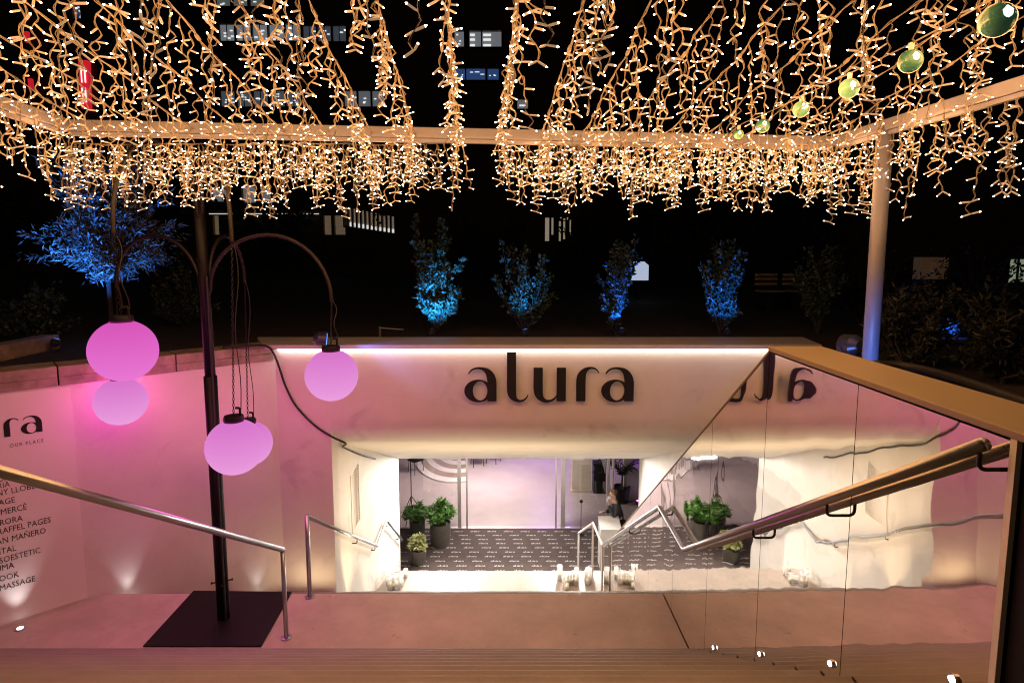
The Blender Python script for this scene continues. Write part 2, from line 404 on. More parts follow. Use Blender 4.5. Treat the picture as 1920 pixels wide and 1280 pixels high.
# ------------------------------------------------------------------ logo lettering
SEG = [10, 40]
def stroke(pts, n=None):
    # variable-width stroke -> polygon (smooth Catmull-Rom through the points)
    n = n or SEG[0]; P = [Vector((p[0], p[1], p[2])) for p in pts]; Q = []
    for i in range(len(P)-1):
        a = P[max(i-1, 0)]; b_ = P[i]; c = P[i+1]; d = P[min(i+2, len(P)-1)]
        for k in range(n):
            u = k/n; Q.append(.5*((2*b_)+(c-a)*u+(2*a-5*b_+4*c-d)*u*u+(3*b_-a-3*c+d)*u**3))
    Q.append(P[-1]); L = []; Rr = []
    for i, q in enumerate(Q):
        tn = Q[min(i+1, len(Q)-1)]-Q[max(i-1, 0)]; tn = Vector((tn.x, tn.y)).normalized(); nn = Vector((-tn.y, tn.x))
        w = max(.012, q.z)/2; L.append((q.x+nn.x*w, q.y+nn.y*w)); Rr.append((q.x-nn.x*w, q.y-nn.y*w))
    return L, Rr
def letter_mesh(mb, ch, ox, O, U, V, N, s, th):
    def P3(p, z): return O + U*((p[0]+ox)*s) + V*(p[1]*s) + N*z
    def put(L, R, th):
        n = len(L); vs = [P3(p, th) for p in L]+[P3(p, th) for p in R]+[P3(p, 0) for p in L]+[P3(p, 0) for p in R]
        fs = []
        for i in range(n-1):
            fs += [(i, i+1, n+i+1, n+i), (2*n+i, 3*n+i, 3*n+i+1, 2*n+i+1), (i, 2*n+i, 2*n+i+1, i+1), (n+i, n+i+1, 3*n+i+1, 3*n+i)]
        fs += [(0, n, 3*n, 2*n), (n-1, 3*n-1, 4*n-1, 2*n-1)]
        mb.add(vs, fs)
    if ch == 'a':
        put(*stroke([(.125, .82, .03), (.22, .93, .042), (.38, .985, .05), (.55, .965, .085), (.69, .88, .17), (.775, .74, .24), (.815, .57, .265), (.815, .3, .27), (.815, 0, .27)]), th)
        n = SEG[1]; L = []; R = []
        for k in range(n+1):
            a = 2*math.pi*k/n
            L.append((.41+.41*math.cos(a), .305+.335*math.sin(a))); R.append((.465+.215*math.cos(a), .305+.288*math.sin(a)))
        put(L, R, th*.93)
    elif ch == 'l':
        put(*stroke([(.133, 1.463, .266), (.133, .9, .266), (.133, .35, .266), (.165, .17, .23), (.255, .045, .12), (.38, .0, .06), (.5, .035, .042), (.585, .12, .03), (.62, .2, .02)]), th)
    elif ch == 'u':
        put(*stroke([(.135, 1, .27), (.135, .7, .27), (.135, .36, .27), (.17, .18, .23), (.275, .045, .13), (.42, .0, .07), (.56, .035, .05), (.66, .12, .04), (.72, .24, .03)]), th)
        put([(.68, 0), (.68, 1)], [(.95, 0), (.95, 1)], th*.93)
    elif ch == 'r':
        put(*stroke([(.135, 0, .27), (.135, .3, .27), (.135, .6, .27), (.16, .77, .24), (.245, .91, .15), (.37, .985, .07), (.5, .985, .05), (.6, .93, .038), (.66, .84, .025)]), th)
LOGO = [('a', 0), ('l', 1.26), ('u', 2.04), ('r', 3.30), ('a', 4.04)]
O = at_y(871, 751, Y_FACE-.055); Oe = at_y(1187, 751, Y_FACE-.055); s_logo = (Oe.x-O.x)/4.99
t = thing('wall_sign', (O.x+1, Y_FACE-.01, O.z), 'large black raised lettering reading alura on the portal face', 'sign')
for ch, ox in LOGO:
    b = MB(); letter_mesh(b, ch, ox, O, Vector((1, 0, 0)), Vector((0, 0, 1)), Vector((0, -1, 0)), s_logo, .03)
    lo = b.build('letter', M['sign'], t)
    q = MB(); cx_ = O.x+(ox+.2 if ch != 'a' else ox+.8)*s_logo
    q.tube([(cx_, Y_FACE-.056, O.z+.1), (cx_, Y_FACE+.004, O.z+.1)], .008, 8); q.build('standoff_pin', M['steel'], lo)

# ------------------------------------------------------------------ text helper
def text_mesh(body, size=1.0, align='RIGHT', space=1.0):
    c = bpy.data.curves.new('txt', 'FONT'); c.body = body; c.size = size; c.align_x = align; c.space_character = space; c.resolution_u = 2
    o = bpy.data.objects.new('txt', c); COL.objects.link(o)
    bpy.context.view_layer.update()
    dg = bpy.context.evaluated_depsgraph_get(); me = bpy.data.meshes.new_from_object(o.evaluated_get(dg))
    vs = [v.co.copy() for v in me.vertices]; fs = [tuple(p.vertices) for p in me.polygons]
    bpy.data.objects.remove(o); bpy.data.curves.remove(c); bpy.data.meshes.remove(me)
    return vs, fs

# ------------------------------------------------------------------ poster on the left wall
pw = Vector((wall_x(6), 6, 0))+wn*.012
def onw(x, y): return at_plane(x, y, pw, wn)
TR, BR = onw(135, 724), onw(162, 1126)
edge = (TR+BR)/2; zt, zb = TR.z, Z_LAND+.035
left = edge - wd*1.55
t = thing('wall_poster', (edge.x, edge.y, zb), 'tall pale vinyl poster with a black logo and list of names on the pink wall', 'poster')
e0 = Vector((edge.x, edge.y, zb)); l0 = Vector((left.x, left.y, zb))
b = MB(); b.prism([l0-wn*.008, e0-wn*.008, e0, l0], (0, 0, zt-zb)); b.build('panel', M['poster'], t)
rb = onw(80, 808); lb_ = onw(8, 817); sz = (rb-lb_).length/(1.69)
b = MB(); Ol = rb - wd*(4.99*sz) + wn*.002
for ch, ox in LOGO: letter_mesh(b, ch, ox, Ol, wd, Vector((0, 0, 1)), wn, sz, .002)
b.build('logo_print', M['sign'], t)
lines = [('OUR PLACE', 82, 828, .075, 1.35), ('DÁN SP', 50, 893, .12, 1.0), ('RIA', 19, 911, .12, 1), ('ONY LLOBET', 76, 913, .125, 1), ('AGE', 29, 941, .125, 1), ('MERCÈ', 51, 954, .125, 1), ('AURORA', 43, 975, .125, 1), ('RAFFEL PAGES', 96, 978, .125, 1), ('VAN MAÑERO', 87, 998, .125, 1), ('DENTAL', 31, 1031, .125, 1), ('SOESTETIC', 77, 1035, .125, 1), ('UMA', 27, 1063, .125, 1), ('LOOK', 36, 1080, .125, 1), ('MASSAGE', 67, 1088, .125, 1)]
v0, _f = text_mesh('RAFFEL PAGES', 1, 'RIGHT', 1.0); tw = max(v.x for v in v0)-min(v.x for v in v0)
XS = (onw(96, 978)-onw(-3, 1001)).length/tw/(.125*.70)
for body, x, y, hgt, sp in lines:
    vs, fs = text_mesh(body, 1, 'RIGHT', sp); q = onw(x, y)
    sc = hgt*.70
    b = MB(); b.add([q + wd*(v.x*sc*XS) + Vector((0, 0, v.y*sc)) + wn*.0025 for v in vs], fs); b.build('printed_name', M['sign'], t)

# ------------------------------------------------------------------ mirror balustrade
t = thing('mirror_balustrade', (mirror_x(5)+.05, 5, Z_LAND), 'wall of polished mirror panels right of the stairs reflecting the entrance', 'balustrade')
D_TOP = .64; Y_T0, Y_T1 = 2.02, 3.92; TS = .751; Y_END = 10.0
def top_d(y): return D_TOP if y <= Y_T1 else D_TOP+TS*(y-Y_T1)
def bot_d(y):
    if y < Y_L0: return 3.795-.6439*(Y_L0-y)+.3
    if y < Y_L1: return D_LAND+.25
    return min(D_LAND2, D_LAND+.6439*(y-Y_L1))+.25
cuts = [Y_T0, 2.92, Y_T1, 4.92, 5.92, 6.92, 7.92, 8.92, Y_END]
breaks = [Y_L0, Y_L1]
for ya, yb in zip(cuts[:-1], cuts[1:]):
    ys = sorted([ya+.003, yb-.003]+[q for q in breaks if ya < q < yb])
    P = [(mirror_x(y), y, dz(top_d(y)+.012)) for y in ys] + [(mirror_x(y), y, dz(bot_d(y))) for y in reversed(ys)]
    s = MB(); s.prism(P, (.02, 0, 0)); s.build('mirror_panel', M['mirror'], t)
# core behind the panels
ys = [Y_T0, Y_T1, Y_L0, Y_L1, Y_END]
P = [(mirror_x(y)+.022, y, dz(top_d(y)+.014)) for y in ys]+[(mirror_x(y)+.022, y, dz(bot_d(y)+.02)) for y in reversed(ys)]
b = MB(); b.prism(P, (.08, 0, 0)); b.build('core', M['black'], t)
# sloping edge cap
b = MB(); P = []
b.prism([(mirror_x(Y_T1)-.006, Y_T1, dz(D_TOP-.004)), (mirror_x(Y_END)-.006, Y_END, dz(top_d(Y_END)-.004)), (mirror_x(Y_END)-.006, Y_END, dz(top_d(Y_END)+.012)), (mirror_x(Y_T1)-.006, Y_T1, dz(D_TOP+.012))], (.115, 0, 0))
b.build('sloping_cap', M['coping'], t)
# flat coping over the level part, running on towards the street
c0 = at_z(1441, 659, dz(D_TOP)); c1 = at_z(1539, 657, dz(D_TOP)); c2 = at_z(1920, 771, dz(D_TOP))
b = MB(); b.prism([(mirror_x(1.2)-.012, 1.2, dz(D_TOP)), (mirror_x(Y_T1)-.012, Y_T1, dz(D_TOP)), (c1.x, c1.y, dz(D_TOP)), (c2.x+(c2.x-c1.x)*.3, c2.y+(c2.y-c1.y)*.3, dz(D_TOP))], (0, 0, .03))
b.build('coping', M['coping'], t, bevel=.004)
b = MB(); b.prism([(mirror_x(2)+.12, 2.02, dz(D_TOP)-.002), (mirror_x(3.9)+.12, 3.9, dz(D_TOP)-.002), (c1.x-.03, c1.y-.05, dz(D_TOP)-.002), (c2.x-.03, c2.y, dz(D_TOP)-.002)], (0, 0, -1.3))
b.build('planter_wall', M['black'], t)
b = MB(); b.box((mirror_x(2)+.004, 2.004, dz(1.15)), (.02, .028, 1.02)); b.build('end_trim', M['white_metal'], t)
b = MB(); b.box((2.05, 1.3, dz(1.145)), (.52, 1.36, .97)); b.build('dark_end_panel', M['black'], t)

# step lights set into the foot of the mirror
for i, (x, y) in enumerate(((1340, 1213), (1427, 1225), (1560, 1243), (1790, 1272))):
    r = ray(x, y); q = EYE + r*(MX/(r.x-MM*r.y))
    w = ['beside the landing corner', 'second up from the landing', 'third up from the landing', 'nearest the bottom right corner'][i]
    st = thing('step_light', (q.x-.02, q.y, q.z), f'tiny bright step light at the foot of the mirror wall, {w}', 'step light', 'step lights along the mirror')
    b = MB(); b.lathe([(.022, 0), (.022, .012)], (0, 0, 0), 12); Rm = Matrix.Rotation(-math.pi/2, 3, 'Y')
    b.v = [Rm @ p + Vector((q.x-.0, q.y, q.z)) for p in b.v]; b.build('bezel', M['steel'], st)
    b = MB(); b.lathe([(.002, 0), (.013, .004), (.013, .008)], (0, 0, 0), 10); b.v = [Rm @ p + Vector((q.x-.01, q.y, q.z)) for p in b.v]
    b.build('lens', emit_mat('step_led', (1, .92, .8), 14), st)

# ------------------------------------------------------------------ handrails
def arc_path(pts, r=.05, n=5):
    # polyline with rounded corners
    P = [Vector(p) for p in pts]; out = [P[0]]
    for i in range(1, len(P)-1):
        a = (P[i-1]-P[i]).normalized(); c = (P[i+1]-P[i]).normalized(); rr = min(r, (P[i-1]-P[i]).length*.45, (P[i+1]-P[i]).length*.45)
        s_ = P[i]+a*rr; e_ = P[i]+c*rr
        for k in range(n+1):
            u = k/n; out.append(s_*(1-u)**2+P[i]*2*u*(1-u)+e_*u*u)
    out.append(P[-1]); return out
def flange(t, p):
    b = MB(); b.lathe([(.052, 0), (.052, .01), (.04, .014)], p, 20); o = b.build('base_flange', M['steel'], t); smooth_by_angle(o)
def hbracket(t, p, wall_dx, parent=None):
    b = MB(); p = Vector(p)
    b.tube(arc_path([p+Vector((0, 0, -.02)), p+Vector((0, 0, -.09)), p+Vector((wall_dx, 0, -.09))], .03), .008, 8)
    b.build('bracket', M['blacktube'], t, smooth=True)
# upper left rail
pb = at_z(537, 1195, Z_LAND); xr0 = pb.x; yr0 = pb.y
zr = Z_LAND+.925
t = thing('handrail', (xr0, yr0, Z_LAND), 'steel handrail sloping down from the left edge to a post on the landing', 'handrail')
ytop = 1.75
pts = [(xr0, yr0, Z_LAND+.005), (xr0, yr0, zr), (xr0-.0, ytop, zr+.6439*(yr0-ytop)*1.0)]
b = MB(); b.tube(arc_path(pts[1:], .03), .026, 14); b.tube([(xr0, yr0, zr+.012), (xr0, yr0, zr-.02)], .026, 14)
b.build('top_rail', M['steel'], t, smooth=True)
b = MB(); b.tube([pts[0], (xr0, yr0, zr-.004)], .022, 14); b.build('post', M['steel'], t, smooth=True)
flange(t, (xr0, yr0, Z_LAND))
b = MB(); b.tube([(xr0, ytop+.1, .0), (xr0, ytop+.1, zr+.6439*(yr0-ytop-.1)-.01)], .022, 14); b.build('post', M['steel'], t, smooth=True)
# lower left rail
pb = at_z(581, 1113, Z_LAND); pb.y -= .06
t = thing('handrail', (pb.x, pb.y, Z_LAND), 'zigzag steel handrail fixed along the white left passage wall, starting at a landing post', 'handrail')
def lx(y): return reveal_x(y)+.075
zz = Z_LAND+.94
zl2 = Z_LAND2+.95
P1 = [(lx(pb.y), pb.y, zz), (lx(10.2), 10.2, zl2), (lx(11.25), 11.25, zl2), (lx(13.35), 13.35, Z_FLOOR+.97)]
b = MB(); b.tube(arc_path(P1, .05), .024, 12); b.build('top_rail', M['steel'], t, smooth=True)
b = MB(); b.tube([(lx(pb.y), pb.y, Z_LAND+.005), (lx(pb.y), pb.y, zz+.018)], .024, 14); b.build('post', M['steel'], t, smooth=True)
flange(t, (lx(pb.y), pb.y, Z_LAND))
for y in (8.6, 10.0, 11.4, 12.8):
    f_ = (y-pb.y)/(10.2-pb.y); z = zz+(zl2-zz)*f_ if y < 10.2 else (zl2 if y < 11.25 else zl2+(Z_FLOOR+.97-zl2)*(y-11.25)/2.1)
    hbracket(t, (lx(y), y, z), -.075)
# right rail along the mirror
OFF = .075
def rx(y): return mirror_x(y)-OFF
t = thing('handrail', (rx(5.5), 5.5, Z_LAND), 'zigzag steel handrail along the mirror wall doubled by its own reflection', 'handrail')
k_ = (MX-OFF)/MX
def rm(x, y):
    r = ray(x, y); return EYE + r*((MX-OFF)/(r.x-MM*r.y))
Q = [rm(1846, 832), rm(1283, 1030), rm(1237, 950), rm(1130, 1022), rm(1112, 980), rm(1085, 999)]
b = MB(); b.tube(arc_path(Q[:3]+[Q[3]], .05), .0255, 14); b.build('upper_rail', M['steel'], t, smooth=True)
b = MB(); b.tube(arc_path([Q[3]+(Q[2]-Q[3]).normalized()*.02, Q[3], Q[4], Q[5]], .04), .0245, 12); b.build('lower_rail', M['white_metal'], t, smooth=True)
# far end posts
for q, zf in ((Q[5], Z_FLOOR), (Q[3]+Vector((0, .02, 0)), Z_LAND2), (Q[4], Z_LAND2)):
    b = MB(); b.tube([q-Vector((0, 0, .01)), (q.x, q.y, zf)], .02, 10); b.build('post', M['white_metal'], t, smooth=True)
for (x, y) in ((1835, 872), (1550, 958), (1412, 1002), (1250, 963), (1180, 1000)):
    yy = rm(x, y).y
    seg = (Q[0], Q[1]) if yy < Q[1].y else (Q[2], Q[3])
    f_ = (yy-seg[0].y)/(seg[1].y-seg[0].y); p = seg[0].lerp(seg[1], max(0, min(1, f_)))
    hbracket(t, p, OFF)

# ------------------------------------------------------------------ globe lamp post
lp = at_z(420, 1160, Z_LAND); LX, LY = lp.x, lp.y
t = thing('globe_lamp_post', (LX, LY, Z_LAND), 'tall black lamp post with arched arms on a black steel plate on the landing', 'lamp post')
c = [at_z(268, 1213, Z_LAND), at_z(490, 1213, Z_LAND), at_z(548, 1111, Z_LAND), at_z(363, 1109, Z_LAND)]
b = MB(); b.prism([p+Vector((0, 0, .006)) for p in c], (0, 0, .012)); b.build('base_plate', M['black'], t, bevel=.003)
post_top = CZ+1.0
b = MB(); b.tube([(LX, LY, Z_LAND+.018), (LX, LY, dz(1.2))], .062, 18); b.tube([(LX, LY, dz(1.2)), (LX-.02, LY, post_top)], .05, 16)
b.build('post', M['black'], t, smooth=True); 
b = MB(); b.tube([(LX+.045, LY-.05, Z_LAND+.02), (LX+.045, LY-.05, dz(.2))], .012, 8); b.build('feed_cable', M['rubber'], t)
for zb_ in (Z_LAND+.42,):
    b = MB()
    for k in range(4):
        a = k*math.pi/2+.4; d_ = Vector((math.cos(a), math.sin(a), 0))
        b.tube([Vector((LX, LY, zb_))+d_*.058, Vector((LX, LY, zb_))+d_*.1], .007, 6); b.tube([Vector((LX, LY, zb_))+d_*.092, Vector((LX, LY, zb_))+d_*.104], .013, 6)
    b.build('clamp_bolt', M['black'], t)
R_G = .25
pink = emit_mat('globe_glow', (.80, .20, .62), .0)
def globe_material(name, lo, hi):
    m = bpy.data.materials.new(name); m.use_nodes = True; tt = m.node_tree; bb = tt.nodes['Principled BSDF']
    bb.inputs['Base Color'].default_value = (.004, .002, .004, 1); bb.inputs['Specular IOR Level'].default_value = .0; bb.inputs['Roughness'].default_value = .5
    tc = tt.nodes.new('ShaderNodeTexCoord'); sx = tt.nodes.new('ShaderNodeSeparateXYZ'); mr = tt.nodes.new('ShaderNodeMapRange')
    mr.inputs[1].default_value = R_G; mr.inputs[2].default_value = -R_G
    mxn = tt.nodes.new('ShaderNodeMix'); mxn.data_type = 'RGBA'; mxn.inputs[6].default_value = (*lo, 1); mxn.inputs[7].default_value = (*hi, 1)
    tt.links.new(tc.outputs['Object'], sx.inputs[0]); tt.links.new(sx.outputs[2], mr.inputs[0]); tt.links.new(mr.outputs[0], mxn.inputs[0])
    tt.links.new(mxn.outputs[2], bb.inputs['Emission Color']); bb.inputs['Emission Strength'].default_value = 1.0
    return m
# glow painted into the shade's emission colour, paler towards the bottom
G_MAT = [globe_material('globe_shade_deep', (.66, .085, .47), (.80, .19, .65)), globe_material('globe_shade_pale', (.66, .17, .57), (.82, .35, .73))]
globes = [  # pixel centre, depth, arm tip pixel, arch start drop, arch peak drop, glow, label
    ((232, 657), 4.75, (213, 440), -.30, -1.0, 0, 'large pink globe lamp hanging in front of another globe at far left', 4.75),
    ((227, 752), 6.1, (218, 540), .45, -.20, 1, 'pink globe lamp half hidden below the large left globe', 6.1),
    ((441, 837), 5.15, (435, 455), -.35, -1.05, 1, 'lowest pink globe lamp, in front of the lamp post', 5.15),
    ((467, 831), 6.45, (459, 530), .45, -.20, 1, 'pink globe lamp almost hidden behind the lowest globe', 6.45),
    ((622, 703), 5.6, (622, 566), .45, -.20, 1, 'rightmost pink globe lamp, hanging before the portal wall', 5.6)]
def chain(b, p, q, link=.034):
    p = Vector(p); q = Vector(q); L = (q-p).length; n = max(2, int(L/(link*.8))); d = (q-p)/n
    a1 = d.orthogonal().normalized(); a2 = d.normalized().cross(a1)
    for i in range(n):
        c_ = p+d*(i+.5); s_ = a1 if i % 2 else a2; dn = d.normalized(); ring = []
        for k in range(9):
            a = 2*math.pi*k/8; ring.append(c_+dn*math.cos(a)*link*.5+s_*math.sin(a)*link*.24)
        b.tube(ring, .0032, 4, cap=False)
for (gx, gy), gd, (tx, ty), sd, pd, gm, lab, td in globes:
    gc = at_y(gx, gy, gd)
    tip = at_y(tx, ty, td); 
    # arm part: from the post up, over and down to the tip
    st = Vector((LX-.01, LY, dz(sd))); dirv = Vector((tip.x-LX, tip.y-LY, 0)); dl = dirv.length; dirv.normalize()
    pk = dz(pd); path = []
    path.append(st)
    for k in range(0, 21):
        a = math.pi*k/20
        zs = st.z+.12 if k <= 10 else tip.z+.02
        hh = pk-zs
        path.append(Vector((LX, LY, 0))+dirv*(.055+(dl-.055)*(1-math.cos(a))/2)+Vector((0, 0, zs+hh*math.sin(a))))
    path.append(tip)
    b = MB(); b.tube(path, .019, 10); b.build('arm', M['blacktube'], t, smooth=True)
    g = thing('globe_lamp', gc, lab, 'globe lamp', 'pink globe lamps')
    b = MB(); pr = []
    for k in range(1, 25):
        a = math.pi*k/24*.93 + math.pi*.0
        pr.append((R_G*math.sin(math.pi*.1+a*.9*(1/.93)*.93), R_G*math.cos(math.pi*.1+a*.9)))
    pr = [(R_G*math.sin(.1*math.pi+.9*math.pi*k/26), R_G*math.cos(.1*math.pi+.9*math.pi*k/26)) for k in range(27)]
    pr[-1] = (.002, -R_G)
    b.lathe(pr, gc, 40); shade = b.build('shade', G_MAT[gm], g, smooth=True)
    zt_ = gc.z+R_G*math.cos(.1*math.pi)
    b = MB(); b.lathe([(.085, -.012), (.088, .03), (.08, .05), (.03, .055)], (gc.x, gc.y, zt_), 24); cap = b.build('cap', M['black'], g); smooth_by_angle(cap)
    b = MB(); b.tube(arc_path([(gc.x+.06, gc.y, zt_+.05), (gc.x+.06, gc.y, zt_+.12), (gc.x+.02, gc.y, zt_+.12)], .02), .011, 8); b.build('cable_gland', M['black'], cap)
    top = Vector((gc.x, gc.y, zt_+.05)); b = MB(); chain(b, top, tip); b.build('chain', M['blacktube'], g)
    # feed wire hanging loosely beside the chain
    w = []; 
    for k in range(15):
        u = k/14; w.append(top.lerp(tip, u)+Vector((.05*math.sin(u*math.pi)+.02*math.sin(u*9), .02*math.cos(u*7), 0)) + Vector((.06*(1-u)**6, 0, .05*(1-u)**6)))
    b = MB(); b.tube(w, .0045, 5); b.build('feed_wire', M['rubber'], g)
    lamp('globe_light', 'POINT', g, gc, 11.5, (1, .05, .50), R_G*1.04)

# cable draped over the wall and portal corner
cp = [at_plane(418, 650, Vector((wall_x(6), 6, 0))+wn*.05, wn), at_plane(470, 648, Vector((wall_x(6), 6, 0))+wn*.05, wn)]
cp = [at_z(418, 650, Z_COP+.03), at_z(470, 648, Z_COP+.03), at_y(500, 649, Y_FACE-.16), at_y(513, 662, Y_FACE-.15), at_y(524, 690, Y_FACE-.1), at_y(536, 725, Y_FACE-.05), at_y(556, 762, Y_FACE-.03), at_y(590, 797, Y_FACE-.02), at_y(622, 818, Y_FACE-.02), at_y(648, 831, Y_FACE-.02), at_y(660, 845, 8.3), at_y(685, 859, 9.3)]
def smooth_path(P, n=6):
    P = [Vector(p) for p in P]; Q = []
    for i in range(len(P)-1):
        a = P[max(i-1, 0)]; b_ = P[i]; c = P[i+1]; d = P[min(i+2, len(P)-1)]
        for k in range(n):
            u = k/n; Q.append(.5*((2*b_)+(c-a)*u+(2*a-5*b_+4*c-d)*u*u+(3*b_-a-3*c+d)*u**3))
    return Q+[P[-1]]
cq = cp[:10]+[Vector((reveal_x(8.2)+.012, 8.2, at_y(656, 838, 8.2).z)), Vector((reveal_x(9.3)+.012, 9.3, at_y(672, 852, 9.3).z)), Vector((reveal_x(10.6)+.012, 10.6, at_y(690, 860, 10.6).z))]
b = MB(); b.tube(smooth_path(cq), .014, 8)
tag(b.build('power_cable', M['rubber'], smooth=True), 'black cable draped from the coping down across the portal corner', 'cable')

# recessed uplights grazing the left wall
for i, (x, y, e) in enumerate(((38, 1178, 10), (243, 1112, 10), (487, 1112, 6))):
    if i == 0: q = at_z(x, y, Z_LAND)
    else:
        rr = ray(x, 1112); 
        q = at_plane(x, 1112, pw+wn*.07, wn); q.z = Z_LAND-.16 if i == 1 else Z_LAND-.70
    lab = ['small bright floor uplight below the vinyl poster', 'uplight behind the landing edge making a pale glow left of the lamp post', 'uplight behind the landing edge making a pale glow right of the lamp post'][i]
    st = thing('floor_uplight', q, lab, 'uplight', 'uplights washing the left wall')
    if i: # stands on the first lower steps
        b = MB(); b.lathe([(.045, 0), (.045, -.03)], q, 14); b.build('stem', M['steel'], st)
    b = MB(); b.lathe([(.05, .001), (.05, .006), (.03, .008)], q, 18); b.build('bezel', M['steel'], st)
    b = MB(); b.lathe([(.028, .008), (.024, .013), (.002, .015)], q, 14); b.build('lens', emit_mat('uplight_led', (1, .95, .9), 8), st)
    lamp('uplight_beam', 'SPOT', st, q+Vector((0, 0, .03)), e*(1.0 if i == 0 else .6), (1, .93, .92), .03, target=q-wn*(.14 if i == 0 else .07)+Vector((0, 0, .8)), spot=56, blend=1.0)

# ------------------------------------------------------------------ passage lighting
def downlight(p, e, target, lab, sx=.5, sy=.12, col=(1, .91, .80), spread=None):
    st = thing('floodlight', p, lab, 'floodlight', 'passage floodlights')
    p = Vector(p); R_ = (Vector(target)-p).to_track_quat('-Z', 'Y').to_matrix()
    b = MB(); b.box(p+R_ @ Vector((0, 0, .035)), (sx+.04, sy+.04, .05), R_); b.build('housing', M['alu'], st, bevel=.005)
    b = MB(); b.tube([p+R_ @ Vector((0, 0, .06)), (p.x, p.y, p.z+.2)], .012, 6); b.build('bracket', M['alu'], st)
    l = lamp('flood_beam', 'AREA', st, p+R_ @ Vector((0, 0, .0)), e, col, sx=sx, sy=sy, target=target)
    if spread: l.data.spread = math.radians(spread)
    return st
ZV = dz(4.79)
downlight((-1.6, Y_V+.55, ZV-.17), 220, (-1.7, 11.0, Z_LAND2), 'white floodlight hidden under the left end of the entrance header', spread=150)
downlight((1.5, Y_V+.55, ZV-.17), 220, (1.0, 10.8, Z_LAND2), 'white floodlight hidden under the right end of the entrance header', spread=150)
downlight((0, 15.1, ZV-.17), 100, (0, 15.0, Z_FLOOR), 'flat light over the entrance carpet', 1.2, .2)

# added light bars, unseen on the lower steps, to brighten the soffit
for i, (yy, e) in enumerate(((8.22, 62), (9.5, 26))):
    zz_ = Z_LAND - r1*(math.floor((yy-Y_L1)/t1)+1) + .012
    st = thing('step_light_bar', (-.4, yy, zz_), ['long low light bar on the upper hidden steps washing the soffit', 'long low light bar on the lower hidden steps washing the soffit'][i], 'light bar', 'light bars on the lower stairs')
    b = MB(); b.box((-.4, yy, zz_), (3.4, .07, .02)); b.build('housing', M['alu'], st)
    b = MB(); b.box((-.4, yy, zz_+.014), (3.36, .05, .006)); b.build('diffuser', emit_mat('bar_led', (1, .88, .7), 3), st)
    lamp('bar_beam', 'AREA', st, (-.4, yy, zz_+.03), e, (1, .72, .40), sx=3.3, sy=.05, target=(-.4, yy+(-.1 if i == 0 else .3), zz_+2))
zz_ = Z_LAND - r1*(math.floor((7.3-Y_L1)/t1)+1) + .012
st = thing('step_light_bar', (-2.7, 7.3, zz_), 'short low light bar on the hidden steps warming the wall left of the opening', 'light bar', 'light bars on the lower stairs')  # added unseen as well, to warm the wall beside the opening
b = MB(); b.box((-2.7, 7.3, zz_), (.62, .07, .02)); b.build('housing', M['alu'], st)
b = MB(); b.box((-2.7, 7.3, zz_+.014), (.58, .05, .006)); b.build('diffuser', emit_mat('bar_led_warm', (1, .8, .5), 3), st)
lamp('bar_beam', 'AREA', st, (-2.7, 7.3, zz_+.03), 2.6, (1, .70, .38), sx=.56, sy=.05, target=(-2.7, 7.45, zz_+1))
# ------------------------------------------------------------------ entrance doors, carpet, plants
b = MB(); b.add([(-4.0, Y_M1+.4, Z_FLOOR+.008), (3.6, Y_M1+.4, Z_FLOOR+.008), (3.6, Y_DOOR-.06, Z_FLOOR+.008), (-4.0, Y_DOOR-.06, Z_FLOOR+.008)], [(0, 1, 2, 3)])
t = thing('entrance_carpet', (0, 14.5, Z_FLOOR), 'dark grey carpet printed with rows of small white logos before the doors', 'carpet')
M['carpet'] = mat('carpet_pile', (.085, .062, .058), .9, nscale=5, namt=.35, bump=.3, bscale=200)
b.build('pile', M['carpet'], t)
M['print'] = mat('white_print', (.75, .72, .70), .7, nscale=9, namt=.08)
SEG[:] = [1, 10]
b = MB(); ri = 0; y = 13.2
while y < Y_DOOR-.2:
    x = -3.0+(.2 if ri % 2 else 0)+.11*(ri % 3)
    while x < 2.9:
        for ch, ox in LOGO: 
            sb = MB(); letter_mesh(sb, ch, ox, Vector((x, y, Z_FLOOR+.0085)), Vector((1, 0, 0)), Vector((0, 1, 0)), Vector((0, 0, 1)), .050, .001)
            b.add(sb.v, sb.f)
        x += .47
    y += .23; ri += 1
b.build('logo_print', M['print'], t, kind='stuff')

t = thing('glass_entrance', (0, Y_DOOR, Z_FLOOR), 'row of tall glass doors in pale metal frames at the end of the passage', 'door')
def dx_(px): return at_y(px, 990, Y_DOOR).x
zdt = ZV
bars = [(862, .10), (876, .05), (1042, .05), (1055, .12), (1139, .08), (1148, .05), (700, .1), (1300, .1), (1230, .08)]
for px, w in bars:
    b = MB(); b.box((dx_(px), Y_DOOR+.01*(px % 3), (zdt+Z_FLOOR)/2), (w, .08, zdt-Z_FLOOR-.01)); b.build('door_frame', M['alu'], t, bevel=.004)
for a_, c_ in ((700, 862), (876, 1042), (1055, 1139), (1148, 1230), (1230, 1300)):
    xa, xc_ = dx_(a_)+.05, dx_(c_)-.05
    if (a_, c_) == (876, 1042): continue       # this pair of leaves stands slid open
    b = MB(); b.box(((xa+xc_)/2, Y_DOOR, (zdt+Z_FLOOR)/2), (xc_-xa, .012, zdt-Z_FLOOR-.05)); b.build('glass_leaf', M['glass'], t)
b = MB(); b.box((-.2, Y_DOOR, Z_FLOOR+.004), (8, .12, .02)); b.build('threshold', M['alu'], t)

# interior furniture glimpsed through the doors
ia = (.9, .8, .95)
downlight((-1.0, 19.0, ZV-.12), 210, (-1, 19, Z_FLOOR), 'wide ceiling panel over the room behind the doors', 2.4, 1.2, (1, .80, .76))
downlight((1.5, 22.0, ZV-.12), 90, (1.5, 22, Z_FLOOR), 'violet ceiling panel deep in the room behind the doors', 1.5, 1.2, (.62, .35, 1))
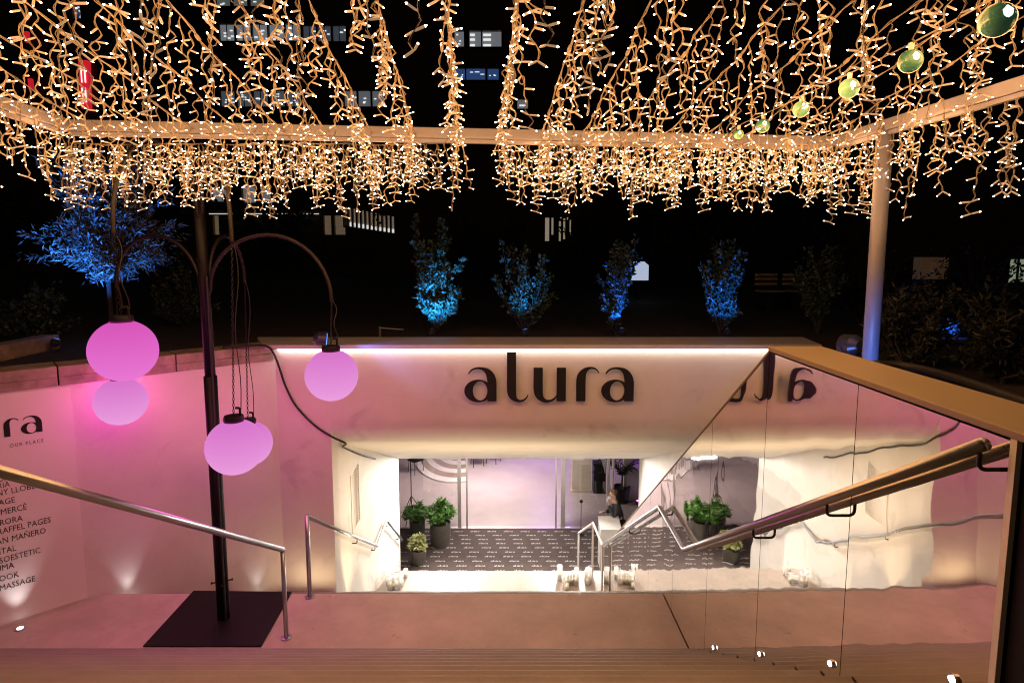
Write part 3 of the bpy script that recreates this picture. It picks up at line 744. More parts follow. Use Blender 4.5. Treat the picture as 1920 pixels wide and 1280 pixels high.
# striped arcs modelled on the floor to imitate a reflection in the glass
t = thing('curved_seat', (-2.0, 20.2, Z_FLOOR), 'curved seating of pale and brown striped tiers behind the left door', 'seat')
cc = at_z(868, 838, Z_FLOOR)
for k in range(7):
    ra, rb_ = .75+k*.33, .75+(k+1)*.33-.01; pts = []
    n = 14
    b = MB(); A0 = math.radians(178); A1 = math.radians(285)
    h = .05+.03*(7-k) if False else .06
    pa = [(cc.x+ra*math.cos(A0+(A1-A0)*j/n)*.62, cc.y+ra*math.sin(A0+(A1-A0)*j/n)*1.25, Z_FLOOR+h) for j in range(n+1)]
    pb_ = [(cc.x+rb_*math.cos(A0+(A1-A0)*j/n)*.62, cc.y+rb_*math.sin(A0+(A1-A0)*j/n)*1.25, Z_FLOOR+h) for j in range(n+1)]
    b.strip(pa, pb_); b.strip([(p[0], p[1], Z_FLOOR) for p in pb_], pb_)
    b.build('tier', M['white_metal'] if k % 2 == 0 else M['stripe'] if 'stripe' in M else M.setdefault('stripe', mat('tan_stripe', (.34, .25, .21), .6, nscale=4, namt=.1)), t)
def tripod(x, y, lab):
    q = at_z(x, y, Z_FLOOR); t = thing('light_stand', q, lab, 'stand')
    b = MB(); b.tube([q+Vector((0, 0, .25)), q+Vector((0, 0, 2.2))], .014, 8); b.build('pole', M['black'], t)
    for k in range(3):
        a = 2.1*k+.3; b = MB(); b.tube([q+Vector((0, 0, .75)), q+Vector((.45*math.cos(a), .45*math.sin(a), .015))], .011, 6); b.build('leg', M['black'], t)
    b = MB(); b.box(q+Vector((0, 0, 2.3)), (.3, .12, .3)); b.build('head', M['black'], t, bevel=.02)
tripod(772, 975, 'black tripod stand behind the leftmost glass door')
def chair(q, rz, lab):
    t = thing('chair', q, lab, 'chair'); R_ = Matrix.Rotation(rz, 3, 'Z')
    for sx in (-1, 1):
        for sy in (-1, 1):
            b = MB(); b.tube([q+R_ @ Vector((sx*.2, sy*.2, .005)), q+R_ @ Vector((sx*.17, sy*.17, .45))], .012, 6); b.build('leg', M['black'], t)
    b = MB(); b.box(q+R_ @ Vector((0, 0, .465)), (.44, .44, .04), R_); b.build('seat', M['black'], t, bevel=.015)
    b = MB(); b.box(q+R_ @ Vector((0, .2, .72)), (.42, .03, .4), R_); b.build('backrest', M['black'], t, bevel=.012)
chair(at_z(895, 872, Z_FLOOR), .3, 'black chair deep in the room behind the open door, on the left')
chair(at_z(925, 866, Z_FLOOR), -.4, 'black chair deep in the room behind the open door, on the right')
chair(at_z(780, 885, Z_FLOOR), .8, 'black chair beside the tripod stand in the left room corner')
q = at_z(1090, 922, Z_FLOOR); t = thing('partition', q, 'cream partition panel standing behind the narrow glass door', 'partition')
b = MB(); b.box(q+Vector((0, .1, 1.2)), (.62, .12, 2.4)); b.build('panel', M['cream_panel'], t, bevel=.01)
b = MB(); b.box(q+Vector((0, .1, .03)), (.66, .2, .05)); b.build('foot', M['cream_panel'], t)
q = at_z(1122, 926, Z_FLOOR); t = thing('cabinet', q, 'black cabinet with a violet lit screen above, beside the cream partition', 'cabinet')
b = MB(); b.box(q+Vector((.05, .25, .5)), (.4, .4, 1.0)); b.build('body', M['black'], t, bevel=.01)
b = MB(); b.box(q+Vector((.05, .25, 1.65)), (.38, .05, 1.1)); b.build('screen', emit_mat('violet_screen', (.42, .16, .72), .55), t)  # glowing panel imitates the violet light on the wall
b = MB(); b.tube([q+Vector((.05, .28, 1.0)), q+Vector((.05, .28, 1.15))], .03, 8); b.build('neck', M['black'], t)
q = at_z(1196, 945, Z_FLOOR); t = thing('violet_uplight', q, 'small violet uplight on the floor beside the palm', 'uplight')
b = MB(); b.lathe([(.06, 0), (.06, .1), (.05, .12)], q, 14); b.build('housing', M['black'], t)
b = MB(); b.lathe([(.045, .121), (.002, .124)], q, 12); b.build('lens', emit_mat('violet_led', (.6, .15, 1), 12), t)
lamp('violet_beam', 'SPOT', t, q+Vector((0, 0, .15)), 60, (.55, .12, 1), .03, target=q+Vector((.03, .22, 2.2)), spot=28, blend=.6)
q2 = q+Vector((.35, .3, 0)); t = thing('interior_pier', q2, 'pale pier lit by a violet streak right of the palm', 'pier')
b = MB(); b.box(q2+Vector((-.1, .1, 1.45)), (1.3, .2, 2.9)); b.build('shaft', M['plaster'], t)
b = MB(); b.box(q2+Vector((-.1, .1, .05)), (1.34, .24, .1)); b.build('skirting', M['white_metal'], t)
# slim stand with round top
q = at_z(1089, 1003, Z_FLOOR); t = thing('microphone_stand', q, 'slim stand with a small round head before the narrow glass door', 'stand')
b = MB(); b.lathe([(.1, 0), (.1, .015), (.02, .02)], q, 16); b.build('base', M['black'], t)
b = MB(); b.tube([q+Vector((0, 0, .015)), q+Vector((0, 0, .95))], .008, 6); b.build('pole', M['black'], t)
b = MB(); b.lathe([(.005, -.05), (.04, -.03), (.05, 0), (.04, .03), (.005, .05)], q+Vector((0, 0, .98)), 12); b.build('head', M['black'], t, smooth=True)

# potted plants
def leaf(b, p, d, up, L, w, mi=0):
    d = d.normalized(); s_ = d.cross(up); s_ = s_.normalized() if s_.length > 1e-5 else d.orthogonal().normalized(); u2 = s_.cross(d)
    m_ = p+d*L*.45+u2*L*.06
    b.add([p, m_+s_*w*.5, p+d*L-u2*L*.08, m_-s_*w*.5], [(0, 1, 2), (0, 2, 3)], mi)
def rnd_dir(rs, zlo=-1, zhi=1):
    z = rs.uniform(zlo, zhi); a = rs.uniform(0, 2*math.pi); r = math.sqrt(max(0, 1-z*z)); return Vector((r*math.cos(a), r*math.sin(a), z))
def potted(px, py, r, h, lr, lh, nst, m, lab, seed, ll=.12):
    q = at_z(px, py, Z_FLOOR+.012); t = thing('potted_plant', q, lab, 'plant', 'plants beside the entrance'); rs = random.Random(seed)
    b = MB(); b.lathe([(r*.86, 0), (r*.93, h*.1), (r, h), (r*.92, h), (r*.88, h*.9)], q, 28); o = b.build('pot', M['pot'], t); smooth_by_angle(o, 35)
    b = MB(); b.lathe([(r*.9, h*.88), (r*.3, h*.92)], q, 16); b.build('soil', M['soil'], t)
    b = MB(); sb = MB()
    for i in range(nst):
        d = rnd_dir(rs, .1, 1); e = q+Vector((d.x*lr*rs.uniform(.5, 1), d.y*lr*rs.uniform(.5, 1), h+lh*(.25+.75*d.z)*rs.uniform(.6, 1)))
        s0 = q+Vector((d.x*r*.3, d.y*r*.3, h*.9)); mid = s0.lerp(e, .5)+Vector((0, 0, lh*.15))
        sb.tube([s0, mid, e], .006, 4)
        for k in range(13):
            c_ = mid.lerp(e, rs.uniform(.3, 1.05)); leaf(b, c_, rnd_dir(rs, -.45, .6)+d*.5, Vector((0, 0, 1)), ll*rs.uniform(.6, 1.25), ll*.42)
    b.build('foliage', m, t, kind='stuff'); sb.build('stem', m, t)
potted(826, 1019, .28, .62, .48, .62, 75, M['leaf_green'], 'big leafy green plant in the tall dark pot beside the open door', 1, .17)
potted(783, 1000, .22, .4, .42, .5, 55, M['leaf_green'], 'green plant in a dark pot squeezed behind the small pale one', 2, .14)
potted(785, 1054, .19, .36, .28, .36, 46, M['leaf_pale'], 'small pale green plant in the low grey pot by the white wall', 3, .13)
# palm behind the glass
q = at_z(1165, 940, Z_FLOOR); t = thing('potted_palm', q, 'dark palm in a black pot behind the glass next to the man', 'palm'); rs = random.Random(9)
b = MB(); b.lathe([(.2, 0), (.27, .5), (.24, .5), (.22, .44)], q, 24); b.build('pot', M['black'], t, smooth=False)
b = MB(); b.tube([q+Vector((0, 0, .4)), q+Vector((.02, 0, .9))], .03, 8); b.build('stem', M['bark'], t)
for i in range(13):
    a = i*2.4; b = MB(); L = rs.uniform(.8, 1.25); p = []
    for k in range(7):
        u = k/6; p.append(q+Vector((math.cos(a)*L*.75*u, math.sin(a)*L*.75*u, .85+L*(1.25*u-.75*u*u))))
    b.tube(p, .006, 4)
    for k in range(1, 7):
        for s_ in (-1, 1):
            for j in range(2):
                c_ = p[k-1].lerp(p[k], j*.5); leaf(b, c_, (p[k]-p[k-1]).normalized()+Vector((-math.sin(a), math.cos(a), -.3))*s_*.9, Vector((0, 0, 1)), .24, .035)
    b.build('frond', M['leaf_dark'], t)

# ------------------------------------------------------------------ lectern and the man behind it
q = at_z(1148, 1040, Z_FLOOR); q.y = 13.95; q.x = at_y(1143, 990, 13.95).x
t = thing('lectern', q, 'white slanted desk standing at the foot of the stairs in front of the man', 'lectern')
b = MB(); b.prism([q+Vector((-.26, -.22, 1.02)), q+Vector((.26, -.22, 1.02)), q+Vector((.26, .22, 1.16)), q+Vector((-.26, .22, 1.16))], (0, 0, .03)); b.build('top', M['white_metal'], t, bevel=.006)
b = MB(); b.prism([q+Vector((-.25, -.21, 1.02)), q+Vector((.25, -.21, 1.02)), q+Vector((.25, -.21, .0)), q+Vector((-.25, -.21, .0))], (0, .025, 0)); b.build('front_panel', M['white_metal'], t)
for sx in (-1, 1):
    b = MB(); b.prism([q+Vector((sx*.24-.012, -.18, 1.02)), q+Vector((sx*.24-.012, .2, 1.14)), q+Vector((sx*.24-.012, .2, 0)), q+Vector((sx*.24-.012, -.18, 0))], (.024, 0, 0)); b.build('side_panel', M['white_metal'], t)

def skin_object(name, pts, edges, radii, m, parent, root=0, lev=1):
    me = bpy.data.meshes.new(name); off = WL[parent.name] if parent else Vector((0, 0, 0))
    me.from_pydata([Vector(p) for p in pts], edges, []); me.update()
    o = bpy.data.objects.new(name, me); COL.objects.link(o)
    if parent: o.parent = parent
    md = o.modifiers.new('skin', 'SKIN'); md.use_smooth_shade = True
    if not me.skin_vertices: pass
    for i, sv in enumerate(me.skin_vertices[0].data):
        r = radii[i]; sv.radius = r if isinstance(r, tuple) else (r, r); sv.use_root = (i == root)
    sd = o.modifiers.new('sub', 'SUBSURF'); sd.levels = lev; sd.render_levels = lev
    me.materials.append(m)
    return o
q = Vector((at_y(1160, 960, 14.4).x, 14.4, Z_FLOOR+.01))
t = thing('person', q, 'man in a dark suit behind the white desk holding a white phone to his face', 'person')
# local frame: faces -X (left), stooping a little
B = {'pelvis': (0, 0, .95), 'belly': (-.02, 0, 1.12), 'chest': (-.06, 0, 1.34), 'neck': (-.12, 0, 1.5), 'skull0': (-.15, 0, 1.58), 'skull1': (-.17, 0, 1.68), 'crown': (-.165, 0, 1.75),
     'hipL': (0, -.1, .92), 'kneeL': (-.02, -.11, .5), 'ankL': (.02, -.11, .09), 'toeL': (-.15, -.12, .04),
     'hipR': (0, .1, .92), 'kneeR': (-.02, .11, .5), 'ankR': (.03, .11, .09), 'toeR': (-.14, .12, .04),
     'shL': (-.06, -.19, 1.4), 'elL': (-.16, -.26, 1.14), 'wrL': (-.27, -.1, 1.42), 'pmL': (-.27, -.07, 1.5),
     'shR': (-.06, .19, 1.4), 'elR': (-.1, .25, 1.12), 'wrR': (-.32, .2, 1.1), 'pmR': (-.4, .18, 1.1)}
E_ = [('pelvis', 'belly'), ('belly', 'chest'), ('chest', 'neck'), ('neck', 'skull0'), ('skull0', 'skull1'), ('skull1', 'crown'), ('pelvis', 'hipL'), ('hipL', 'kneeL'), ('kneeL', 'ankL'), ('ankL', 'toeL'), ('pelvis', 'hipR'), ('hipR', 'kneeR'), ('kneeR', 'ankR'), ('ankR', 'toeR'), ('chest', 'shL'), ('shL', 'elL'), ('elL', 'wrL'), ('wrL', 'pmL'), ('chest', 'shR'), ('shR', 'elR'), ('elR', 'wrR'), ('wrR', 'pmR')]
RD = {'pelvis': .14, 'belly': .135, 'chest': .15, 'neck': .06, 'skull0': .078, 'skull1': .1, 'crown': .06, 'hipL': .09, 'kneeL': .06, 'ankL': .04, 'toeL': .035, 'hipR': .09, 'kneeR': .06, 'ankR': .04, 'toeR': .035, 'shL': .065, 'elL': .048, 'wrL': .03, 'pmL': .036, 'shR': .065, 'elR': .048, 'wrR': .03, 'pmR': .036}
for s_, pm in (('L', B['pmL']), ('R', B['pmR'])):
    for k in range(4):
        d1 = Vector((-.02 if s_ == 'L' else -.045, (k-1.5)*.02, .04 if s_ == 'L' else -.005)); p1 = Vector(pm)+d1; p2 = p1+Vector((.012 if s_ == 'L' else -.03, 0, .03 if s_ == 'L' else -.018))
        B[f'f{s_}{k}a'] = tuple(p1); B[f'f{s_}{k}b'] = tuple(p2); RD[f'f{s_}{k}a'] = .0095; RD[f'f{s_}{k}b'] = .008
        E_ += [('pm'+s_, f'f{s_}{k}a'), (f'f{s_}{k}a', f'f{s_}{k}b')]
    p1 = Vector(pm)+Vector((.01, .035 if s_ == 'L' else -.04, .01)); B['t'+s_] = tuple(p1); RD['t'+s_] = .01; E_.append(('pm'+s_, 't'+s_))
keys = list(B); idx = {k: i for i, k in enumerate(keys)}
body = skin_object('body', [B[k] for k in keys], [(idx[a], idx[c]) for a, c in E_], [RD[k] for k in keys], M['skin'], t)
WL[body.name] = WL[t.name]
# nose, ear and eyes as small relief
b = MB(); H = Vector(B['skull1'])+q
b.add([H+Vector((-.095, -.012, .005)), H+Vector((-.095, .012, .005)), H+Vector((-.128, 0, -.03)), H+Vector((-.092, -.018, -.04)), H+Vector((-.092, .018, -.04))], [(0, 1, 2), (0, 2, 3), (1, 4, 2), (2, 4, 3)])
b.build('nose', M['skin'], t)
for s_ in (-1, 1):
    b = MB(); b.lathe([(.004, -.03), (.018, -.01), (.02, .015), (.006, .03)], H+Vector((.01, s_*.1, -.01)), 8); b.build('ear', M['skin'], t, smooth=True)
    b = MB(); b.lathe([(.003, -.01), (.011, 0), (.003, .01)], H+Vector((-.093, s_*.035, .01)), 8); b.build('eye', M['sign'], t)
b = MB(); b.box(H+Vector((-.098, 0, -.062)), (.012, .045, .01)); b.build('mouth', M['hair'], t)
hk = ['a', 'b', 'c']; 
skin_object('hair', [(-.09, 0, 1.63), (-.115, 0, 1.7), (-.16, 0, 1.765), (-.22, 0, 1.762)], [(0, 1), (1, 2), (2, 3)], [.085, .105, .085, .055], M['hair'], t)
skin_object('jacket', [B[k] for k in ('pelvis', 'belly', 'chest', 'shL', 'elL', 'wrL', 'shR', 'elR', 'wrR')]+[(-.01, 0, .84), (-.1, 0, 1.45)], [(9, 0), (0, 1), (1, 2), (2, 10), (2, 3), (3, 4), (4, 5), (2, 6), (6, 7), (7, 8)], [.165, .155, .175, .085, .062, .046, .085, .062, .046, .17, .08], M['suit'], t)
skin_object('trousers', [B[k] for k in ('pelvis', 'hipL', 'kneeL', 'ankL', 'hipR', 'kneeR', 'ankR')], [(0, 1), (1, 2), (2, 3), (0, 4), (4, 5), (5, 6)], [.15, .105, .078, .062, .105, .078, .062], M['suit'], t)
for s_ in ('L', 'R'):
    b = MB(); a_ = Vector(B['ank'+s_])+q; b.box(a_+Vector((-.07, 0, -.05)), (.27, .095, .08)); b.build('shoe', M['sign'], t, bevel=.025)
ph = thing('phone', q+Vector((-.26, -.09, 1.55)), 'white phone held up to the face of the man in the dark suit', 'phone')
b = MB(); b.box(q+Vector((-.285, -.085, 1.57)), (.075, .012, .15), Matrix.Rotation(.5, 3, 'Y')); b.build('case', M['phone'], ph, bevel=.004)
b = MB(); b.box(q+Vector((-.285, -.0775, 1.57)), (.066, .002, .135), Matrix.Rotation(.5, 3, 'Y')); b.build('screen', M['sign'], ph)

# ------------------------------------------------------------------ candle jars on the middle landing
def candle(p, h, r, lab):
    t = thing('candle_jar', p, lab, 'candle jar', 'glass candle jars on the middle landing')
    b = MB(); b.lathe([(r*.9, .002), (r, .01), (r, h), (r*.95, h), (r*.93, .014), (r*.3, .012)], p, 14); b.build('jar', M['frost'], t, smooth=True)
    b = MB(); b.lathe([(r*.6, .015), (r*.6, h*.45), (r*.2, h*.47)], p, 10); b.build('candle', M['phone'], t, smooth=False)
    b = MB(); b.lathe([(.002, h*.47), (.009, h*.47+.015), (.002, h*.47+.04)], p, 6); b.build('flame', emit_mat_c, t)
emit_mat_c = emit_mat('flame', (1, .62, .25), 10)
rs = random.Random(12)
side = {0: 'right', 1: 'left'}
for grp, (cx_, cy_, n) in enumerate(((1122, 1090, 14), (737, 1092, 9))):
    for i in range(n):
        p = at_z(cx_+rs.uniform(-36, 36), 1097, Z_LAND2)
        p.y = rs.uniform(10.38, 10.85); p.z = Z_LAND2
        p.x = (mirror_x(p.y)-.12-rs.uniform(0, .62)) if grp == 0 else (reveal_x(p.y)+.14+rs.uniform(0, .4))
        lab = ('clear glass candle jar in the cluster beside the mirror foot on the middle landing' if grp == 0 else 'clear glass candle jar in the cluster against the white left wall on the middle landing')
        candle(p, rs.uniform(.14, .3), rs.uniform(.04, .065), lab)

# wall vent on the left reveal
t = thing('wall_vent', (reveal_x(8.6), 8.6, -3.5), 'tall narrow louvred vent set into the white left passage wall', 'vent')
def onr(x, y):
    r = ray(x, y); n = Vector((1, .05, 0)).normalized(); return at_plane(x, y, Vector((reveal_x(8), 8, 0)), n)
va, vb = onr(657, 890), onr(674, 975); y0, y1 = sorted((va.y, vb.y)); y1 = max(y1, y0+.35); z1, z0 = onr(664, 882).z, onr(668, 985).z
for k in range(20):
    z = z0+(z1-z0)*(k+.5)/20; b = MB(); R_ = Matrix.Rotation(.6, 3, 'Y')
    b.box(((reveal_x(y0)+reveal_x(y1))/2+.004, (y0+y1)/2, z), (.012, y1-y0-.02, .01), R_); b.build('slat', M['plaster'], t)
for yy in (y0, y1):
    b = MB(); b.box((reveal_x(yy)+.004, yy, (z0+z1)/2), (.01, .015, z1-z0+.03)); b.build('frame_side', M['plaster'], t)

# ================================================================== CANOPY with icicle lights
ZB = CZ+1.0
AX = Vector((-.075, 1, 0)).normalized(); BX = Vector((AX.y, -AX.x, 0))
C_R = at_z(1562, 266, ZB); C_L = at_z(128, 236, ZB)
BX = Vector((C_R.x-C_L.x, C_R.y-C_L.y, 0)).normalized()
AX = Vector((-BX.y, BX.x, 0)); AXs = (AX+Vector((.012, 0, 0))).normalized()
t = thing('canopy_frame', (C_R.x, C_R.y, GZ), 'white metal canopy frame of square beams carrying the icicle lights', 'canopy')
def beam(name, p, q, w=.075, h=.085, z=ZB):
    p = Vector((p.x, p.y, z)); q = Vector((q.x, q.y, z)); d = (q-p); L = d.length; R_ = Matrix((d.normalized(), Vector((-d.y, d.x, 0)).normalized(), Vector((0, 0, 1)))).transposed()
    b = MB(); b.box((p+q)/2, (L, w, h), R_); o = b.build(name, M['beam_paint'], t, bevel=.006)
    b = MB(); b.box((p+q)/2+Vector((0, 0, -h/2-.018)), (L-.1, w*.45, .03), R_); b.build('track', M['beam_paint'], o)
LEN = 3.3
n_l = C_L-AXs*LEN; n_r = C_R-AXs*LEN
beam('front_beam', C_L-BX*.035, C_R+BX*.035)
beam('right_beam', C_R-AXs*.05, n_r); beam('left_beam', C_L-AXs*.05, n_l); beam('rear_beam', n_l+Vector((0, .5, 0)), n_r+Vector((0, .5, 0)), z=ZB+.46)
ptop = at_z(1652, 236, ZB); pf = ((ptop-C_R).dot(-AXs)); pp = C_R-AXs*pf
b = MB(); b.tube([(pp.x, pp.y, GZ-.05), (pp.x, pp.y, ZB-.01)], .058, 20); b.build('pole', M['beam_paint'], t, smooth=True)
b = MB(); b.lathe([(.11, 0), (.11, .015), (.07, .02)], (pp.x, pp.y, GZ), 20); b.build('base_plate', M['beam_paint'], t)
pl = C_L-AXs*(LEN-.1)
b = MB(); b.tube([(pl.x-.0, pl.y, 0), (pl.x, pl.y, ZB-.01)], .058, 20); b.build('pole', M['beam_paint'], t, smooth=True)
b = MB(); pq = n_r+Vector((.05, 0, 0)); b.tube([(pq.x, pq.y, 0), (pq.x, pq.y, ZB-.01)], .058, 20); b.build('pole', M['beam_paint'], t, smooth=True)

# icicle drop templates: wire with husks (one mesh) and the glowing tips (one mesh)
def icicle_template(seed, L):
    rs = random.Random(seed); w = MB(); tip = MB()
    p = Vector((0, 0, 0)); path = [p]; nodes = []; step = .066; a = rs.uniform(0, 6.28)
    n = max(3, int(L/step)); lean = Vector((rs.uniform(-.05, .05), rs.uniform(-.05, .05), 0))
    for i in range(n):
        a += rs.uniform(1.8, 4.2); off = Vector((math.cos(a), math.sin(a), 0))*rs.uniform(.008, .03)
        mid = p+Vector((0, 0, -step*.5))+off; p = Vector((lean.x*(i+1)*step*3, lean.y*(i+1)*step*3, -(i+1)*step))+off*rs.uniform(-.7, .7)
        path += [mid, p]; nodes.append((p, a))
    sp = smooth_path(path, 2); w.tube(sp, .0024, 4, mi=0)
    # second twisted strand
    off2 = [q_+Vector((math.cos(i*.9)*.006, math.sin(i*.9)*.006, 0)) for i, q_ in enumerate(sp)]; w.tube(off2, .0017, 3, mi=0)
    for i, (p, a) in enumerate(nodes):
        for j in range(2 if i % 4 == 3 or i == n-1 else 1):
            d = Vector((math.cos(a+j*2.6), math.sin(a+j*2.6), rs.uniform(-.95, .35))).normalized()
            Ls = rs.uniform(.036, .052)
            w.tube([p, p+d*.010, p+d*Ls], [.0026, .0048, .0049], 6, mi=1)
            e = p+d*(Ls+.002); u = d.orthogonal().normalized(); v = d.cross(u); r = .0048
            tip.add([e-d*.002+u*r, e-d*.002+v*r, e-d*.002-u*r, e-d*.002-v*r, e+d*.007], [(0, 1, 4), (1, 2, 4), (2, 3, 4), (3, 0, 4)])
    # a loose loop now and then
    if rs.random() < .4:
        c_ = nodes[len(nodes)//2][0]; w.tube([c_+Vector((.02*math.sin(k*.8), .006*k/8, -.022+.022*math.cos(k*.8))) for k in range(9)], .0022, 3, mi=0)
    return w, tip
TPL = []
lens = [.25, .36, .48, .58, .32, .52, .42, .62, .28, .44, .56, .38]
for i, L in enumerate(lens):
    w, tp = icicle_template(100+i, L)
    me = bpy.data.meshes.new('icicle'); me.from_pydata(w.v, [], w.f); me.materials.append(M['wire']); me.materials.append(M['husk']); me.polygons.foreach_set('material_index', w.mi); me.update()
    m2 = bpy.data.meshes.new('led_tip'); m2.from_pydata(tp.v, [], tp.f); m2.materials.append(M['led']); m2.update()
    TPL.append((me, m2))
LED_W = 5.0
def light_string(p, q, lab, seed, spacing=.125, sag=.03, scale=1.0, nlamp=4):
    rs = random.Random(seed); L = (q-p).length
    t = thing('icicle_light_string', p, lab, 'light string', 'icicle light strings of the canopy')
    n = int(L/.1); path = []; path2 = []
    for i in range(n+1):
        u = i/n; s_ = -sag*math.sin(u*math.pi*3)**2-.005*rs.random(); c_ = p.lerp(q, u)+Vector((rs.uniform(-.006, .006), rs.uniform(-.006, .006), s_)); path.append(c_)
        path2.append(c_+Vector((math.cos(i*1.7)*.009, 0, math.sin(i*1.7)*.009)))
    b = MB(); b.tube(path, .0034, 5); b.tube(path2, .0025, 4); b.build('main_wire', M['wire'], t)
    for k in range(int(L/.95)):    # moulded connector lumps
        c_ = path[min(n, int((k+.6)*.95/L*n))]; c2 = path[min(n, int((k+.6)*.95/L*n)+1)]; d_ = (c2-c_).normalized()
        b = MB(); b.tube([c_, c_+d_*.015, c_+d_*.05, c_+d_*.065], [.005, .011, .011, .005], 8); b.build('connector', M['wire'], t)
    for k in range(nlamp):
        lamp('led_light', 'POINT', t, path[int((k+.5)/nlamp*n)]+Vector((0, 0, -.22)), LED_W, (1, .42, .125), .24)
    m = int(L/spacing)
    for i in range(m):
        u = (i+.5+rs.uniform(-.3, .3))/m; c_ = path[int(u*n)]+Vector((rs.uniform(-.05, .05), rs.uniform(-.06, .03), 0))*(1 if spacing < .03 else .15)
        k = rs.randrange(len(TPL)); me, m2 = TPL[k]
        o = bpy.data.objects.new('icicle', me); COL.objects.link(o); o.parent = t; o.location = c_-p
        o.rotation_euler = (rs.uniform(-.05, .05), rs.uniform(-.05, .05), rs.uniform(0, 6.28)); s_ = rs.uniform(.85, 1.1)*scale; o.scale = (1, 1, s_)
        g = bpy.data.objects.new('led_tip', m2); COL.objects.link(g); g.parent = o; g['kind'] = 'stuff'
    return t
mid = at_z(887, 258, ZB); u0 = (Vector((mid.x, mid.y, 0))-Vector((C_L.x, C_L.y, 0))).dot(BX); span = (C_R-C_L).length
SPC = 72*mid.y/F_PX*1.02
us = sorted([u0+SPC*(k+.6) for k in range(-14, 14) if .1 < u0+SPC*(k+.6) < span-.04])
CAB = Vector((.068, -1, .153))                # cables climb from the front beam back over the pavement
for i, u in enumerate(us):
    far = Vector((C_L.x, C_L.y, ZB-.012))+BX*u-AXs*.05; near = far+CAB*2.75
    light_string(far, near, f'warm white icicle light string, {ordinal(i)} cable from the left across the canopy', 500+i)
o_ = Vector((0, 0, -.012))
zf_ = ZB-.055
fr = lambda px: (lambda q_: Vector((q_.x, q_.y-.06, zf_)))(at_z(px, 268, ZB-.04))
light_string(fr(140), fr(832), 'dense icicle light fringe along the front beam, left of the centre gap', 710, spacing=.023, sag=.01, scale=.95, nlamp=5)
light_string(fr(955), fr(1556), 'dense icicle light fringe along the front beam, right of the centre gap', 711, spacing=.023, sag=.01, scale=.95, nlamp=5)
light_string(Vector((C_R.x, C_R.y, ZB-.03)), Vector((n_r.x, n_r.y, ZB-.03)), 'warm icicle light string hanging from the right canopy beam past the white pole', 700, spacing=.05, scale=1.05, nlamp=4)
light_string(Vector((C_L.x, C_L.y, ZB-.03)), Vector((n_l.x, n_l.y, ZB-.03)), 'warm icicle light string hanging from the left canopy beam at the photo edge', 701, spacing=.09)

# festoon of green glass balls
gp = [(1870, 38, 30), (1707, 115, 21), (1592, 166, 18), (1502, 205, 15), (1430, 236, 13), (1385, 252, 9)]
g0 = at_z(1870, 38, ZB-.02); g1 = at_z(1430, 236, ZB-.02)
t = thing('festoon_string', g1, 'string of green glass ball lights crossing the canopy at upper right', 'light string')
pts = []
M['greenglass'] = mat('green_glass', (.10, .34, .20), .12, nscale=4, namt=.5, emit=(.10, .42, .24), estr=.05, coat=.6)
core = emit_mat('ball_led', (.75, 1, .85), 1.6)
for x, y, r in gp:
    c_ = at_z(x, y, ZB-.02); rr = min(.072, r*c_.y/F_PX*.96); pts.append(c_+Vector((0, 0, rr+.03)))
    b = MB(); b.lathe([(max(.003, rr*math.sin(math.pi*k/12)), rr*math.cos(math.pi*k/12)) for k in range(13)], c_, 18); gl = b.build('glass_ball', M['greenglass'], t, smooth=True)
    b = MB(); b.lathe([(.012, rr-.005), (.014, rr+.03), (.006, rr+.035)], c_, 10); b.build('socket', M['white_metal'], gl)
    e_ = c_-(c_-EYE).normalized()*(rr*.93); b = MB(); b.lathe([(.002, -rr*.45), (rr*.3, -rr*.15), (rr*.32, rr*.15), (.002, rr*.45)], c_+Vector((-rr*.1, -rr*.82, rr*.12)), 8); b.build('bulb', core, gl, smooth=True)  # glowing blob at the ball's front imitates its bright centre highlight
pts = [pts[0]+(pts[0]-pts[1])*.6]+pts+[Vector((pts[-1].x, C_R.y-.1, ZB))]
b = MB(); b.tube(smooth_path(pts, 4), .004, 5); b.build('wire', M['wire'], t)

